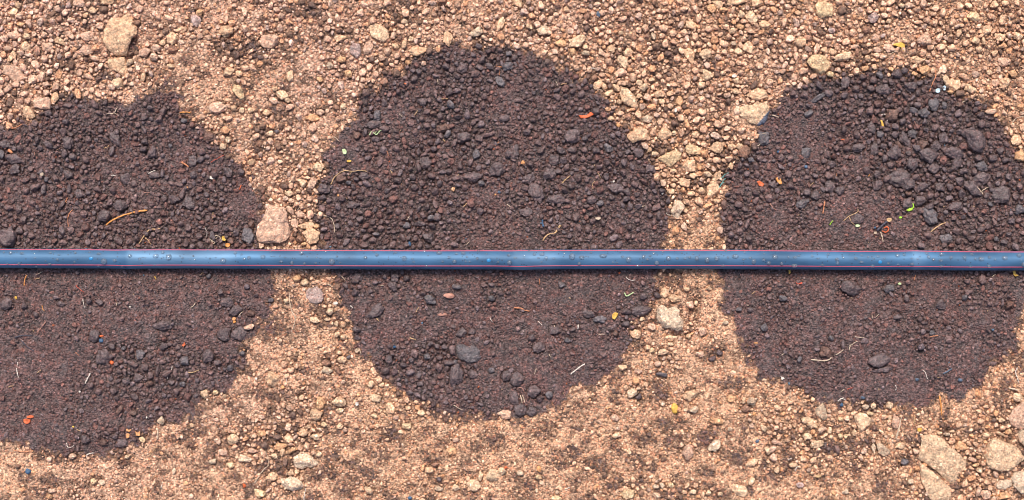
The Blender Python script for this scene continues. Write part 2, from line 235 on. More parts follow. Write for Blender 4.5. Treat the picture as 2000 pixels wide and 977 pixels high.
# x, y, width, height, angle of the long side (degrees, counter-clockwise), colour of every hand-placed clod
CL = """155,6,28,20,0,k 208,4,30,12,0,t 183,22,16,16,0,t 168,30,12,12,0,t 140,40,18,14,0,k 267,45,12,18,20,b 166,42,12,12,0,k 26,25,20,16,20,p 37,11,14,13,0,t 39,31,18,14,0,k 116,38,14,14,0,b 40,47,14,16,0,o 28,70,22,18,0,k 52,71,20,14,-30,p 49,90,22,21,0,p 15,95,18,14,0,k 24,111,26,17,45,t 68,67,12,12,0,k 86,68,14,13,0,k 170,70,30,22,0,k 117,80,24,14,-35,t 170,98,24,20,0,k 94,92,24,18,0,k 138,68,22,12,-40,k 197,52,14,20,0,k 339,77,22,24,0,t 319,84,18,11,10,t 284,102,27,20,10,k 306,94,23,17,-10,k 340,97,20,16,0,b 302,112,20,15,0,k 383,40,18,22,0,m 391,24,18,15,40,o 443,62,33,26,0,t 355,58,26,13,25,t 66,157,22,18,20,k 82,151,14,22,60,k 92,165,18,14,-20,k 90,182,18,14,0,k 108,190,14,24,85,t 60,220,28,20,-50,t 231,161,21,22,0,p 281,152,12,20,70,t 253,122,16,16,0,p 335,130,18,10,0,t 446,140,22,20,0,t 467,143,14,14,0,t 466,178,34,20,-50,y 445,197,14,12,0,t 428,212,36,23,-5,k 472,216,12,16,80,p 456,211,14,13,0,t 490,216,13,13,0,t 360,235,14,12,0,w 97,222,18,14,0,d 75,207,..
541,20,14,13,0,k 542,39,10,9,0,t 768,70,11,17,75,k 665,75,28,12,10,t 663,60,17,10,20,b 773,91,16,16,0,t 789,89,18,13,70,t 803,76,14,11,0,p 876,76,19,28,90,t 930,64,28,20,30,g 951,50,14,16,0,k 977,48,26,13,65,p 668,116,22,13,0,o 671,130,12,10,0,k 816,100,34,18,0,t 796,122,12,11,0,o 828,124,12,11,0,k 624,155,18,12,0,o 681,144,20,13,-50,o 567,150,14,24,75,p 526,80,40,30,0,k 551,186,26,16,-35,p 534,197,18,15,0,k 536,173,14,12,0,t 561,195,13,12,0,p 656,210,12,15,0,b 671,208,17,11,20,p 610,230,34,14,0,o 625,220,16,14,0,k 520,220,16,14,0,t 644,128,15,15,0,g 863,2,20,12,0,b 790,42,15,12,0,g 961,112,15,16,0,r 871,130,19,16,0,d 905,134,22,20,0,d 937,132,15,13,0,d 956,129,20,12,-30,d 991,130,20,17,0,w 993,105,15,14,0,w 818,140,18,12,-55,d 977,160,26,15,-60,w 751,201,13,17,80,d 824,199,22,17,0,d 735,228,16,22,60,w 879,205,20,14,-50,w 935,91,16,14,0,d 986,231,22,16,0,d 847,222,15,13,0,r 727,228,14,12,0,d 713,215,12,11,0,d
1013,8,23,16,-20,t 1106,20,14,14,0,t 1146,34,14,18,80,b 1033,53,13,16,-60,t 1061,61,26,20,-10,g 1128,83,32,22,25,p 1143,92,12,14,0,t 1118,101,16,16,0,o 1142,105,22,11,-5,g 1095,86,22,14,0,o 1193,95,20,16,35,t 1228,103,20,17,10,t 1215,122,20,28,105,p 1215,142,20,17,0,k 1212,66,12,11,0,p 1348,110,32,20,115,t 1376,108,24,19,25,p 1167,166,22,14,55,t 1179,169,12,16,100,t 1188,182,20,14,35,t 1203,173,22,12,-55,t 1248,162,15,14,0,p 1257,172,20,15,50,p 1272,157,12,13,0,t 1227,191,42,26,-55,p 1210,200,13,14,0,t 1287,183,20,16,0,t 1263,190,18,17,0,k 1247,188,13,12,0,t 1308,184,13,14,0,t 1327,197,13,24,85,o 1292,198,12,13,0,t 1279,198,13,14,0,k 1380,149,26,23,0,p 1367,168,16,14,0,p 1410,144,13,11,0,p 1436,180,14,16,0,t 1419,187,16,12,0,k 1435,158,17,14,0,t 1389,17,19,19,0,o 1401,8,22,15,-20,p 1412,20,17,12,0,o 1437,2,36,18,0,t 1467,34,22,27,80,p 1447,28,16,16,0,p 1493,50,22,20,0,t 1430,61,17,15,0,t 1460,94,19,27,100,p 1440,101,19,15,-30,p 1432,85,16,10,-10,g 1445,52,16,14,0,o 1477,8,18,18,0,t 1349,50,22,18,-20,t 1480,186,38,22,5,t 1276,72,18,10,-60,g 1265,232,26,14,15,h 1193,232,15,10,0,t
1704,36,20,20,0,m 1690,60,19,16,0,b 1900,34,26,18,-5,y 1734,42,13,12,0,p 1622,61,16,12,0,m 1644,112,36,20,20,p 1610,100,17,15,0,t 1624,102,15,16,0,t 1620,146,18,12,-30,y 1635,138,15,13,0,k 1560,84,24,22,0,t 1558,26,15,12,0,t 1668,92,18,11,0,k 1722,71,12,13,0,m 1708,75,20,16,0,k 1712,98,20,12,0,k 1735,95,24,15,-10,k 1693,115,15,13,0,t 1723,112,16,11,20,k 1706,131,12,12,0,t 1688,135,14,15,0,o 1738,135,11,11,0,o 1804,78,28,28,0,k 1790,118,28,14,0,t 1807,137,25,22,0,o 1785,145,15,10,0,o 1773,12,18,15,0,k 1758,12,12,13,0,p 1803,8,15,18,0,k 1870,66,12,18,80,t 1925,60,22,18,60,t 1903,80,19,13,0,t 1910,96,17,14,10,t 1920,82,8,18,95,t 1950,73,20,16,-20,t 1940,12,18,16,0,t 1960,8,16,14,0,t 1888,13,14,13,0,p 1957,90,18,14,0,o 1940,105,15,12,0,t 1960,122,26,17,0,k 1985,72,22,18,0,p 1978,145,17,16,0,o 1933,141,13,12,0,p 1848,158,14,22,95,p 1863,166,28,26,30,t 1854,180,13,12,0,o 1895,175,26,18,-30,p 1962,163,22,20,0,t 1871,205,18,12,0,r 1650,162,18,24,90,d 1718,147,16,18,0,w 1750,145,22,18,0,d 1765,140,15,16,0,d 1777,170,24,20,0,d 1795,162,15,18,0,d 1723,174,28,22,0,d 1597,192,30,12,35,w 1578,222,20,12,30,w 1821,207,20,28,75,w 1742,225,27,26,0,r 1790,206,15,12,0,d 1783,216,18,15,-20,w 1802,222,20,20,0,w 1844,206,14,14,0,w 1761,238,17,14,0,d
10,282,22,15,0,d 28,309,32,20,0,d 4,303,14,20,90,w 30,333,22,20,0,d 135,278,21,27,75,d 128,302,14,20,80,d 143,307,15,15,0,d 226,270,30,20,-55,d 282,277,17,16,0,d 281,292,14,16,0,d 298,298,23,24,0,d 218,296,14,20,75,d 82,290,13,12,0,d 243,350,20,23,90,d 135,340,22,16,-20,d 136,369,12,20,95,d 157,380,23,18,0,d 237,403,26,23,0,d 205,422,28,28,0,d 370,395,29,31,0,d 375,315,20,20,0,d 446,337,24,17,-60,d 472,336,17,15,0,d 93,350,11,13,0,w 13,462,36,42,0,d 484,461,28,31,0,w 442,446,14,14,0,d 410,266,27,20,0,r 447,273,14,14,0,p 436,286,14,16,0,p 340,388,24,20,0,d 40,450,18,16,0,d 452,471,16,14,0,r 492,437,14,18,70,r 490,317,16,15,0,t 302,343,24,14,0,d 228,258,14,12,0,d 332,285,10,9,0,w
611,461,33,30,0,t 586,418,22,14,-10,k 576,436,22,14,-60,k 567,411,24,11,-60,k 599,441,28,15,0,t 618,441,12,13,0,o 623,327,20,21,0,p 592,360,14,18,100,p 610,358,20,20,0,k 582,373,11,11,0,p 565,378,17,12,0,p 526,261,18,13,20,p 540,257,9,9,0,w 585,467,18,17,0,b 592,477,14,9,20,o 508,318,11,12,0,k 732,244,28,14,0,d 697,264,15,20,90,r 713,259,12,18,90,d 733,271,18,14,0,d 874,262,20,13,55,w 866,250,24,18,0,r 905,269,29,21,5,d 830,317,24,21,0,d 878,335,14,13,0,d 971,333,26,26,0,d 993,300,18,24,0,d 924,348,34,18,0,d 941,358,16,14,0,w 680,357,11,14,0,w 665,350,20,18,0,r 710,345,22,18,0,d 632,367,28,20,0,d 695,350,12,14,0,d 806,345,15,14,0,d 631,385,17,14,0,d 688,400,28,15,0,d 838,463,23,23,0,d 855,424,18,17,0,d 842,426,16,14,0,w 795,440,17,14,0,w 820,437,24,12,0,d 843,441,16,14,0,d 733,457,17,10,0,w 703,428,17,13,0,d 660,442,16,12,0,d 885,370,8,12,80,o 930,302,16,22,80,w 905,290,12,14,0,d 817,297,9,16,90,d 846,291,16,14,0,d
1297,264,24,24,0,t 1315,260,12,12,0,p 1352,293,33,18,-12,y 1347,326,28,23,0,t 1353,344,17,13,0,t 1314,335,14,13,0,t 1278,302,14,14,0,p 1268,293,12,11,0,t 1337,358,21,23,0,t 1317,352,15,10,0,t 1313,362,12,12,0,t 1310,374,14,17,110,t 1349,378,16,13,0,t 1369,373,14,16,0,t 1390,371,28,33,100,t 1398,345,24,13,55,t 1380,340,18,13,0,p 1399,393,17,12,0,t 1323,409,26,31,90,h 1398,420,13,12,0,t 1335,443,14,18,110,k 1427,325,10,15,90,t 1427,288,16,15,0,t 1400,290,34,22,0,t 1443,287,17,16,0,t 1358,264,14,17,0,t 1413,400,12,22,90,r 1459,280,16,14,0,r 1452,297,26,22,-50,b 1117,266,34,24,0,d 1028,258,17,16,0,d 1082,312,26,20,0,d 1070,340,28,25,0,d 1033,350,23,20,0,d 1050,378,40,26,-55,d 1084,389,33,20,-5,d 1156,391,22,16,0,d 1172,397,17,13,0,w 1225,375,18,17,0,d 1247,298,25,21,0,d 1188,291,18,18,0,w 1200,368,30,20,0,d 1095,295,20,16,-40,d 1165,295,18,15,0,d 1028,415,26,16,0,d 1268,421,14,16,0,d 1230,403,15,20,70,d 1270,330,20,17,0,d 1185,345,17,17,0,d 1005,298,20,26,90,d 1222,389,18,12,0,d 1490,270,20,28,80,w 1467,313,14,12,0,w 1089,335,15,16,0,d 1120,282,?
1718,262,15,16,0,w 1702,250,18,22,90,d 1766,273,32,17,-60,d 1782,262,17,20,70,w 1802,282,20,22,80,r 1842,269,22,21,0,d 1825,287,20,22,90,d 1745,300,26,27,0,d 1755,284,18,11,-60,r 1809,304,37,28,0,d 1862,300,36,28,-20,d 1868,320,18,24,60,d 1780,320,18,27,95,d 1823,330,24,20,0,d 1902,272,56,40,-40,d 1917,325,22,18,-15,w 1935,310,19,16,0,d 1950,295,18,17,0,d 1960,312,17,14,0,d 1757,345,46,30,10,d 1774,361,25,23,0,d 1800,366,22,19,0,d 1833,365,24,19,-30,d 1853,366,17,15,0,d 1874,354,22,17,0,d 1880,335,18,14,0,d 1900,369,42,24,-50,d 1918,350,40,26,30,d 1955,380,40,30,0,d 1878,378,17,22,90,d 1713,362,20,19,0,d 1708,292,18,25,90,d 1725,285,15,16,0,d 1726,311,15,17,80,d 1572,299,17,20,80,w 1590,382,20,20,0,d 1567,397,27,15,25,w 1574,375,15,17,0,d 1672,427,28,20,5,d 1818,425,40,26,-70,w 1865,403,32,18,10,d 1848,466,26,19,10,w 1945,468,12,12,0,w 1990,411,22,18,0,w 1932,398,12,12,0,w 1770,397,20,22,90,d 1795,394,22,20,0,d 1815,403,20,15,20,d 1677,290,26,16,0,d 1508,361,19,17,0,d 1748,263,18,13,0,d 1773,378,15,10,0,r 1990,305,22,30,90,o 1982,274,22,30,90,t 1895,254,16,12,0,d 1870,258,14,13,0,d 1712,340,20,16,0,d 1625,320,16,18,0,d 1620,365,18,26,80,d 1640,372,22,18,0,d
12,592,26,24,0,d 48,596,20,14,70,d 70,614,14,14,0,d 205,697,28,36,95,d 187,655,20,28,95,d 321,635,33,20,5,d 275,690,20,20,0,w 321,676,18,16,0,d 440,653,26,26,0,d 469,652,28,30,0,d 407,697,22,26,75,d 425,708,14,16,0,d 461,607,30,17,35,d 446,590,26,20,0,d 270,737,20,18,0,d 248,742,18,18,0,d 293,749,19,14,0,r 335,745,16,15,0,d 360,705,18,18,0,w 220,677,14,13,0,d 473,690,12,13,0,w 450,718,14,16,0,w 490,612,18,14,0,r 432,571,14,13,0,d 482,560,13,11,0,v 136,653,10,11,0,d 408,539,11,11,0,w 357,749,13,12,0,w 488,638,24,12,5,k 243,679,10,9,0,w 196,590,16,13,0,d 175,588,14,13,0,d 120,594,16,14,0,d
595,552,16,18,0,p 580,543,20,14,0,o 645,608,16,16,40,p 560,587,14,12,0,p 615,624,22,13,-5,p 670,633,14,15,0,t 657,632,9,13,90,p 658,653,14,13,0,t 672,658,17,13,10,t 640,623,15,8,0,p 663,690,15,10,0,p 668,702,22,12,-5,t 698,685,11,10,0,g 681,697,9,8,0,w 637,708,20,13,-10,b 640,723,24,14,-15,g 660,724,20,12,-60,b 531,741,26,32,0,t 725,750,16,14,60,p 746,751,11,10,0,p 530,586,13,11,0,w 893,734,28,44,85,d 697,540,22,16,0,d 693,549,18,14,0,d 676,557,14,14,0,d 694,571,16,17,0,d 769,561,24,16,-55,d 771,540,20,17,0,d 793,543,14,13,0,d 733,606,36,20,35,d 892,560,20,10,-10,w 840,585,24,17,0,w 960,582,15,13,0,w 900,650,22,15,10,d 921,648,19,12,20,d 835,697,15,14,0,w 760,704,15,22,80,d 788,713,12,15,0,d 697,642,18,13,0,d 698,660,12,14,0,d 922,730,20,17,0,d 960,722,13,14,0,w 990,736,22,20,0,d 820,750,12,15,0,d 840,671,12,12,0,d 853,677,12,12,0,d 868,678,14,12,0,d 877,708,22,12,0,d 888,708,14,12,0,w
1255,606,40,21,5,d 1223,609,24,12,0,d 1283,577,18,11,-40,d 1297,572,16,20,60,t 1316,584,22,14,-10,t 1340,564,14,10,0,t 1347,595,17,18,0,k 1360,592,8,12,80,p 1384,563,13,12,0,t 1242,651,20,18,0,t 1272,637,18,17,0,k 1253,623,11,10,0,p 1310,660,24,14,0,p 1309,672,13,8,0,p 1294,688,22,15,25,p 1273,684,14,10,20,y 1264,680,14,12,0,t 1372,648,18,22,90,k 1345,657,13,10,0,t 1284,710,15,12,20,k 1246,725,19,15,0,k 1215,718,22,12,-10,t 1292,731,26,10,-5,w 1365,691,20,13,0,k 1404,689,14,13,0,d 1390,700,17,13,0,d 1415,630,13,12,0,g 1095,556,20,12,-15,w 1148,613,22,14,0,d 1172,624,24,14,0,w 1082,645,20,17,0,d 1108,665,12,12,0,w 1040,660,18,17,0,d 1052,680,25,20,20,d 1255,580,20,14,0,d 1222,632,17,13,0,d 1010,742,24,26,0,d 1042,765,28,20,5,d 1072,771,15,17,0,w 1006,778,20,26,95,d 1016,800,26,22,0,d 1037,803,24,18,0,d 1055,779,18,14,0,d 1493,640,18,16,0,w 1443,604,13,11,0,w 1463,605,12,14,0,d 1202,652,14,13,0,r 1208,600,12,9,0,d 1312,707,9,8,0,k
1659,562,38,26,0,d 1737,563,22,16,0,w 1835,596,18,20,70,d 1883,582,12,15,90,w 1968,595,18,17,0,r 1752,618,20,14,0,d 1613,690,28,22,0,r 1718,705,48,24,15,d 1725,722,36,12,10,d 1622,660,12,14,0,w 1797,678,15,17,0,v 1645,672,10,22,95,d 1528,583,18,14,-20,w 1818,650,13,12,0,w 1560,702,10,14,60,w 1770,582,14,14,0,d
402,771,21,17,-40,p 422,767,12,12,0,y 440,773,10,10,0,t 317,820,18,16,-30,g 236,799,24,10,60,r 203,863,15,14,0,r 262,805,16,12,0,r 167,858,20,17,0,d 240,866,26,16,0,d 227,852,14,14,0,d 341,920,10,14,95,h 184,940,16,14,30,y 200,942,14,12,0,h 428,860,19,16,0,k 455,857,20,20,60,p 479,896,27,16,-5,g 418,900,16,12,0,g 437,882,22,13,-10,k 450,907,18,14,0,y 493,880,18,13,0,k 103,957,16,10,0,k 98,970,14,12,0,o 144,890,18,14,20,k 250,891,14,10,30,p 375,830,13,9,-60,p 280,858,13,12,0,y 333,963,15,13,0,b
627,787,20,24,90,o 663,784,26,23,0,p 735,776,26,15,-10,p 763,795,18,24,110,t 822,806,17,14,0,p 774,815,15,12,0,k 665,802,16,12,0,p 797,797,15,10,0,t 618,809,30,22,-40,t 593,846,18,18,0,t 563,855,18,18,0,t 616,853,18,14,0,p 633,829,14,12,0,y 664,832,13,12,0,p 602,833,12,11,0,p 590,776,13,12,0,t 674,839,11,10,0,k 568,868,12,10,0,k 548,872,24,14,10,o 569,881,26,9,20,o 552,884,12,17,95,t 596,899,42,31,-5,h 536,890,13,12,0,p 622,887,14,11,0,p 568,923,18,16,0,t 580,922,10,12,0,p 531,931,26,15,0,t 573,944,42,26,-10,h 508,963,24,16,-30,y 881,882,20,19,0,o 838,918,15,17,0,t 850,907,12,15,0,b 981,919,15,15,0,p 925,948,28,23,0,p 938,930,10,24,90,p 856,955,17,13,0,g 890,952,17,14,0,p 890,860,14,12,0,k 795,831,22,15,10,y 720,958,20,14,-50,p 988,810,28,18,0,k 512,845,18,14,0,o 733,812,18,10,0,p 857,937,12,12,0,d
1235,766,20,20,0,g 1247,776,14,14,0,d 1295,788,13,10,0,h 1348,772,28,20,0,t 1355,800,16,18,0,g 1468,783,18,19,0,g 1455,797,20,14,0,b 1452,781,9,15,70,t 1430,778,22,14,0,o 1345,881,30,28,60,k 1395,871,32,17,45,h 1205,850,20,12,20,p 1200,815,20,12,-10,k 1490,835,20,11,-40,p 1498,880,15,18,0,p 1468,905,22,14,30,p 1467,940,18,12,50,p 1445,957,30,20,-30,p 1353,960,14,11,0,p 1383,962,13,12,0,p 1405,965,12,12,0,p 1280,950,13,12,0,h 1292,948,12,12,0,h 1310,947,12,12,0,y 1015,923,16,12,-20,g 1052,932,15,12,0,y 1225,965,28,20,30,y 1085,974,24,12,0,y 1088,962,10,9,0,h 1400,822,28,15,-20,o 1425,838,11,10,0,g
1573,820,22,16,0,p 1586,829,20,20,0,t 1576,852,22,12,-5,p 1594,867,30,15,15,p 1620,841,10,14,90,p 1668,845,12,15,80,t 1641,818,12,12,0,y 1640,853,14,13,0,y 1651,852,11,10,0,y 1736,792,14,21,80,p 1706,793,11,14,80,p 1690,795,14,12,0,g 1700,808,15,11,-20,y 1750,825,18,22,70,k 1738,816,10,12,0,p 1513,862,20,12,-30,k 1506,877,20,12,30,k 1510,893,18,16,0,k 1547,908,18,12,0,t 1517,918,12,14,90,p 1562,946,15,13,0,m 1652,960,14,15,0,h 1722,878,28,24,-30,g 1706,875,10,17,95,g 1758,870,24,14,15,p 1788,881,15,14,-10,k 1681,893,13,13,0,k 1876,871,26,17,-30,o 1847,848,15,9,0,g 1898,898,20,11,-20,k 1910,893,10,10,0,o 1912,918,15,14,0,p 1925,965,19,18,0,k 1943,925,18,10,-50,k 1988,775,18,18,0,p 1950,846,24,7,-30,t 1968,843,16,11,20,o 1910,960,12,22,80,k 1960,968,22,14,0,o 1765,902,18,14,0,w 1925,850,22,14,30,t 1905,908,14,10,0,o 1858,843,12,8,0,t 1835,846,12,9,0,t 1778,940,14,12,0,g 1955,820,16,12,0,t"""
occ0 = [(float(p[0]), float(p[1]), math.sqrt(float(p[2])*float(p[3]))/2) for p in (q.split(',') for q in CL.split()) if len(p) > 5]
# ------------------------------------------------------------------ ground sheet
def axis(lo, hi, step, far):
    a = list(np.arange(lo, hi+step*.5, step)); s = step; p = a[-1]; up = []
    while p < far: s *= 1.11; p += s; up.append(p)
    s = step; p = a[0]; dn = []
    while p > -far: s *= 1.11; p -= s; dn.append(p)
    return np.array(dn[::-1]+a+up)
GX = axis(-60, 2060, 1.8, 60000); GY = axis(-50, 1027, 1.8, 60000)
X, Y = np.meshgrid(GX, GY); sh = X.shape; x = X.ravel(); y = Y.ravel()
inner = np.clip(1-np.maximum(np.maximum(-150-x, x-2150), np.maximum(-150-y, y-1127))/300, 0, 1)
w = wet_shade(x, y); g = grain(x, y)
d1, c1 = worley(x/9.5, y/9.5, 1); d2, c2 = worley(x/5.2+.3*vn2(x/6, y/6, 2), y/5.2, 2)
dome1 = np.clip(1-d1**2*2.0, 0, 1); dome2 = np.clip(1-d2**2*2.1, 0, 1)
hh = h_low(x, y)+inner*(dome1*2.4*(.25+.75*g)*(c1*.8+.4)+dome2*2.1*(c2*.8+.4)+(fbm2(x/4.5, y/4.5, 2, 8)-.5)*2.2*(1-g*.4))
hh += inner*bury(x, y, g)
H2 = hh.reshape(sh)
for (qx, qy, qr) in occ0:                        # a small gap in the soil runs round every lump
    a0, a1 = np.searchsorted(GX, [qx-qr-9, qx+qr+9]); b0, b1 = np.searchsorted(GY, [qy-qr-9, qy+qr+9])
    d_ = np.hypot(GX[None, a0:a1]-qx, GY[b0:b1, None]-qy)
    H2[b0:b1, a0:a1] -= 3.0*np.exp(-((d_-qr*1.05)/2.6)**2)+1.5*(d_ < qr)
hh = H2.ravel()
hh += np.clip(1-inner, 0, 1)*(fbm2(x/300, y/300, 3, 12)-.5)*40
wetc = WET*(.8+.5*c2[:, None])*(.85+.3*fbm2(x/40, y/40, 3, 41)[:, None])
wetc = wetc*(1.12-.3*g*inner)[:, None]*(1+.25*(vn2(x/14, y/14, 42)[:, None]-.5)*np.array([1.2, 0, -.2]))
dryc = dry_col(x, y)*(.82+.36*c2[:, None])*(.85+.3*fbm2(x/25, y/25, 3, 43)[:, None])
edge = np.clip(np.maximum(d1, .0)*1.2, 0, 1)
dryc = dryc*(1-.66*(g*inner*(1-.5*dome1))[:, None]*np.ones(3))           # gap shade painted into the moister soil between the dry lumps
wj = np.clip((w+(c2-.5)*.9*np.clip(w*4, 0, 1)*(w < .9)), 0, 1)[:, None]
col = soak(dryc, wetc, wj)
V = np.stack([(x-1000)*S, (488.5-y)*S, hh*S], 1)
ny, nx = sh; idx = np.arange(nx*ny).reshape(ny, nx)
F = np.stack([idx[:-1, :-1], idx[1:, :-1], idx[1:, 1:], idx[:-1, 1:]], -1).reshape(-1, 4)
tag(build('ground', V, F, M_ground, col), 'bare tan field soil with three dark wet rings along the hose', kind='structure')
del V, F, col, wetc, dryc, d1, c1, d2, c2, dome1, dome2, X, Y
def clod_z(px, py):
    px = np.array([px*1.]); py = np.array([py*1.]); return float(ground_z(px, py)[0]+max(0, bury(px, py, grain(px, py))[0])*.6)
def ground_z(px, py):                             # smooth ground height in pixels, the crumbs sit on it
    return h_low(np.asarray(px, float), np.asarray(py, float))+1.6

# ------------------------------------------------------------------ lumps
def ico(n):
    t = (1+5**.5)/2
    v = [(-1, t, 0), (1, t, 0), (-1, -t, 0), (1, -t, 0), (0, -1, t), (0, 1, t), (0, -1, -t), (0, 1, -t), (t, 0, -1), (t, 0, 1), (-t, 0, -1), (-t, 0, 1)]
    f = [(0, 11, 5), (0, 5, 1), (0, 1, 7), (0, 7, 10), (0, 10, 11), (1, 5, 9), (5, 11, 4), (11, 10, 2), (10, 7, 6), (7, 1, 8), (3, 9, 4), (3, 4, 2), (3, 2, 6), (3, 6, 8), (3, 8, 9), (4, 9, 5), (2, 4, 11), (6, 2, 10), (8, 6, 7), (9, 8, 1)]
    v = [np.array(p)/np.linalg.norm(p) for p in v]
    for _ in range(n):
        mid = {}; nf = []
        def m(a, b):
            k = (min(a, b), max(a, b))
            if k not in mid:
                p = v[a]+v[b]; v.append(p/np.linalg.norm(p)); mid[k] = len(v)-1
            return mid[k]
        for a, b, c in f:
            ab, bc, ca = m(a, b), m(b, c), m(c, a); nf += [(a, ab, ca), (b, bc, ab), (c, ca, bc), (ab, bc, ca)]
        f = nf
    return np.array(v), np.array(f, np.int32)
ICO = [ico(k) for k in range(5)]
def lump(n, seed, cuts=9, dmin=.66, dmax=.95, rough=.10, freq=2.2):
    """unit lump: a sphere cut by random facets and roughened"""
    v, f = ICO[n]; v = v.copy(); r = np.random.RandomState(seed)
    for k in range(cuts):
        nn = r.normal(size=3); nn /= np.linalg.norm(nn); d = r.uniform(dmin, dmax)
        s = v@nn; v = v-np.clip(s-d, 0, None)[:, None]*nn*.92
    if rough:
        u = v/np.linalg.norm(v, axis=1)[:, None]
        q = (vn3(v*freq+seed*3.1, seed)-.5)*1.3+(vn3(v*freq*2.3+seed, seed+1)-.5)*.75
        if n >= 3: q = q+(vn3(v*freq*5+seed, seed+2)-.5)*.42
        if n >= 4: q = q+(vn3(v*freq*11+seed, seed+3)-.5)*.22
        v = v+u*(q*rough)[:, None]
    return v, f
def poly_r(P, cx, cy, th):                       # radius of an outline in direction th, photo pixels, y up
    P = np.array([(px-cx, cy-py) for px, py in P], float); out_ = np.zeros(th.shape); n = len(P)
    dx, dy = np.cos(th), np.sin(th)
    for i in range(n):
        a = P[i]; b = P[(i+1) % n]; e = b-a
        den = dx*e[1]-dy*e[0]; den = np.where(abs(den) < 1e-9, 1e-9, den)
        t = (a[0]*e[1]-a[1]*e[0])/den; u = (a[0]*dy-a[1]*dx)/den
        out_ = np.where((t > 0) & (u >= -1e-6) & (u <= 1+1e-6), np.maximum(out_, t), out_)
    return out_

# colour codes of lumps: t tan, p pale, k pinkish, o orange-brown, b brown, g grey, m lilac grey, d dark wet, w dark wet bluish, r dark wet brown, y yellowish
LC = {'t': (.58, .38, .235), 'p': (.61, .425, .27), 'k': (.56, .36, .25), 'o': (.56, .33, .18), 'b': (.27, .15, .10), 'g': (.47, .35, .24), 'm': (.40, .29, .25),
      'v': (.12, .09, .095), 'd': (.104, .071, .068), 'w': (.110, .092, .093), 'r': (.13, .072, .054), 'y': (.60, .425, .25), 'h': (.57, .43, .30)}
LN = {'t': 'tan dry', 'p': 'pale dry', 'k': 'pinkish dry', 'o': 'orange-brown', 'b': 'brown', 'g': 'greyish', 'm': 'lilac-grey', 'v': 'lilac wet', 'd': 'dark wet', 'w': 'bluish dark wet', 'r': 'reddish dark wet', 'y': 'yellowish dry', 'h': 'whitish'}
# x, y, width, height, angle of the long side (degrees, counter-clockwise), colour

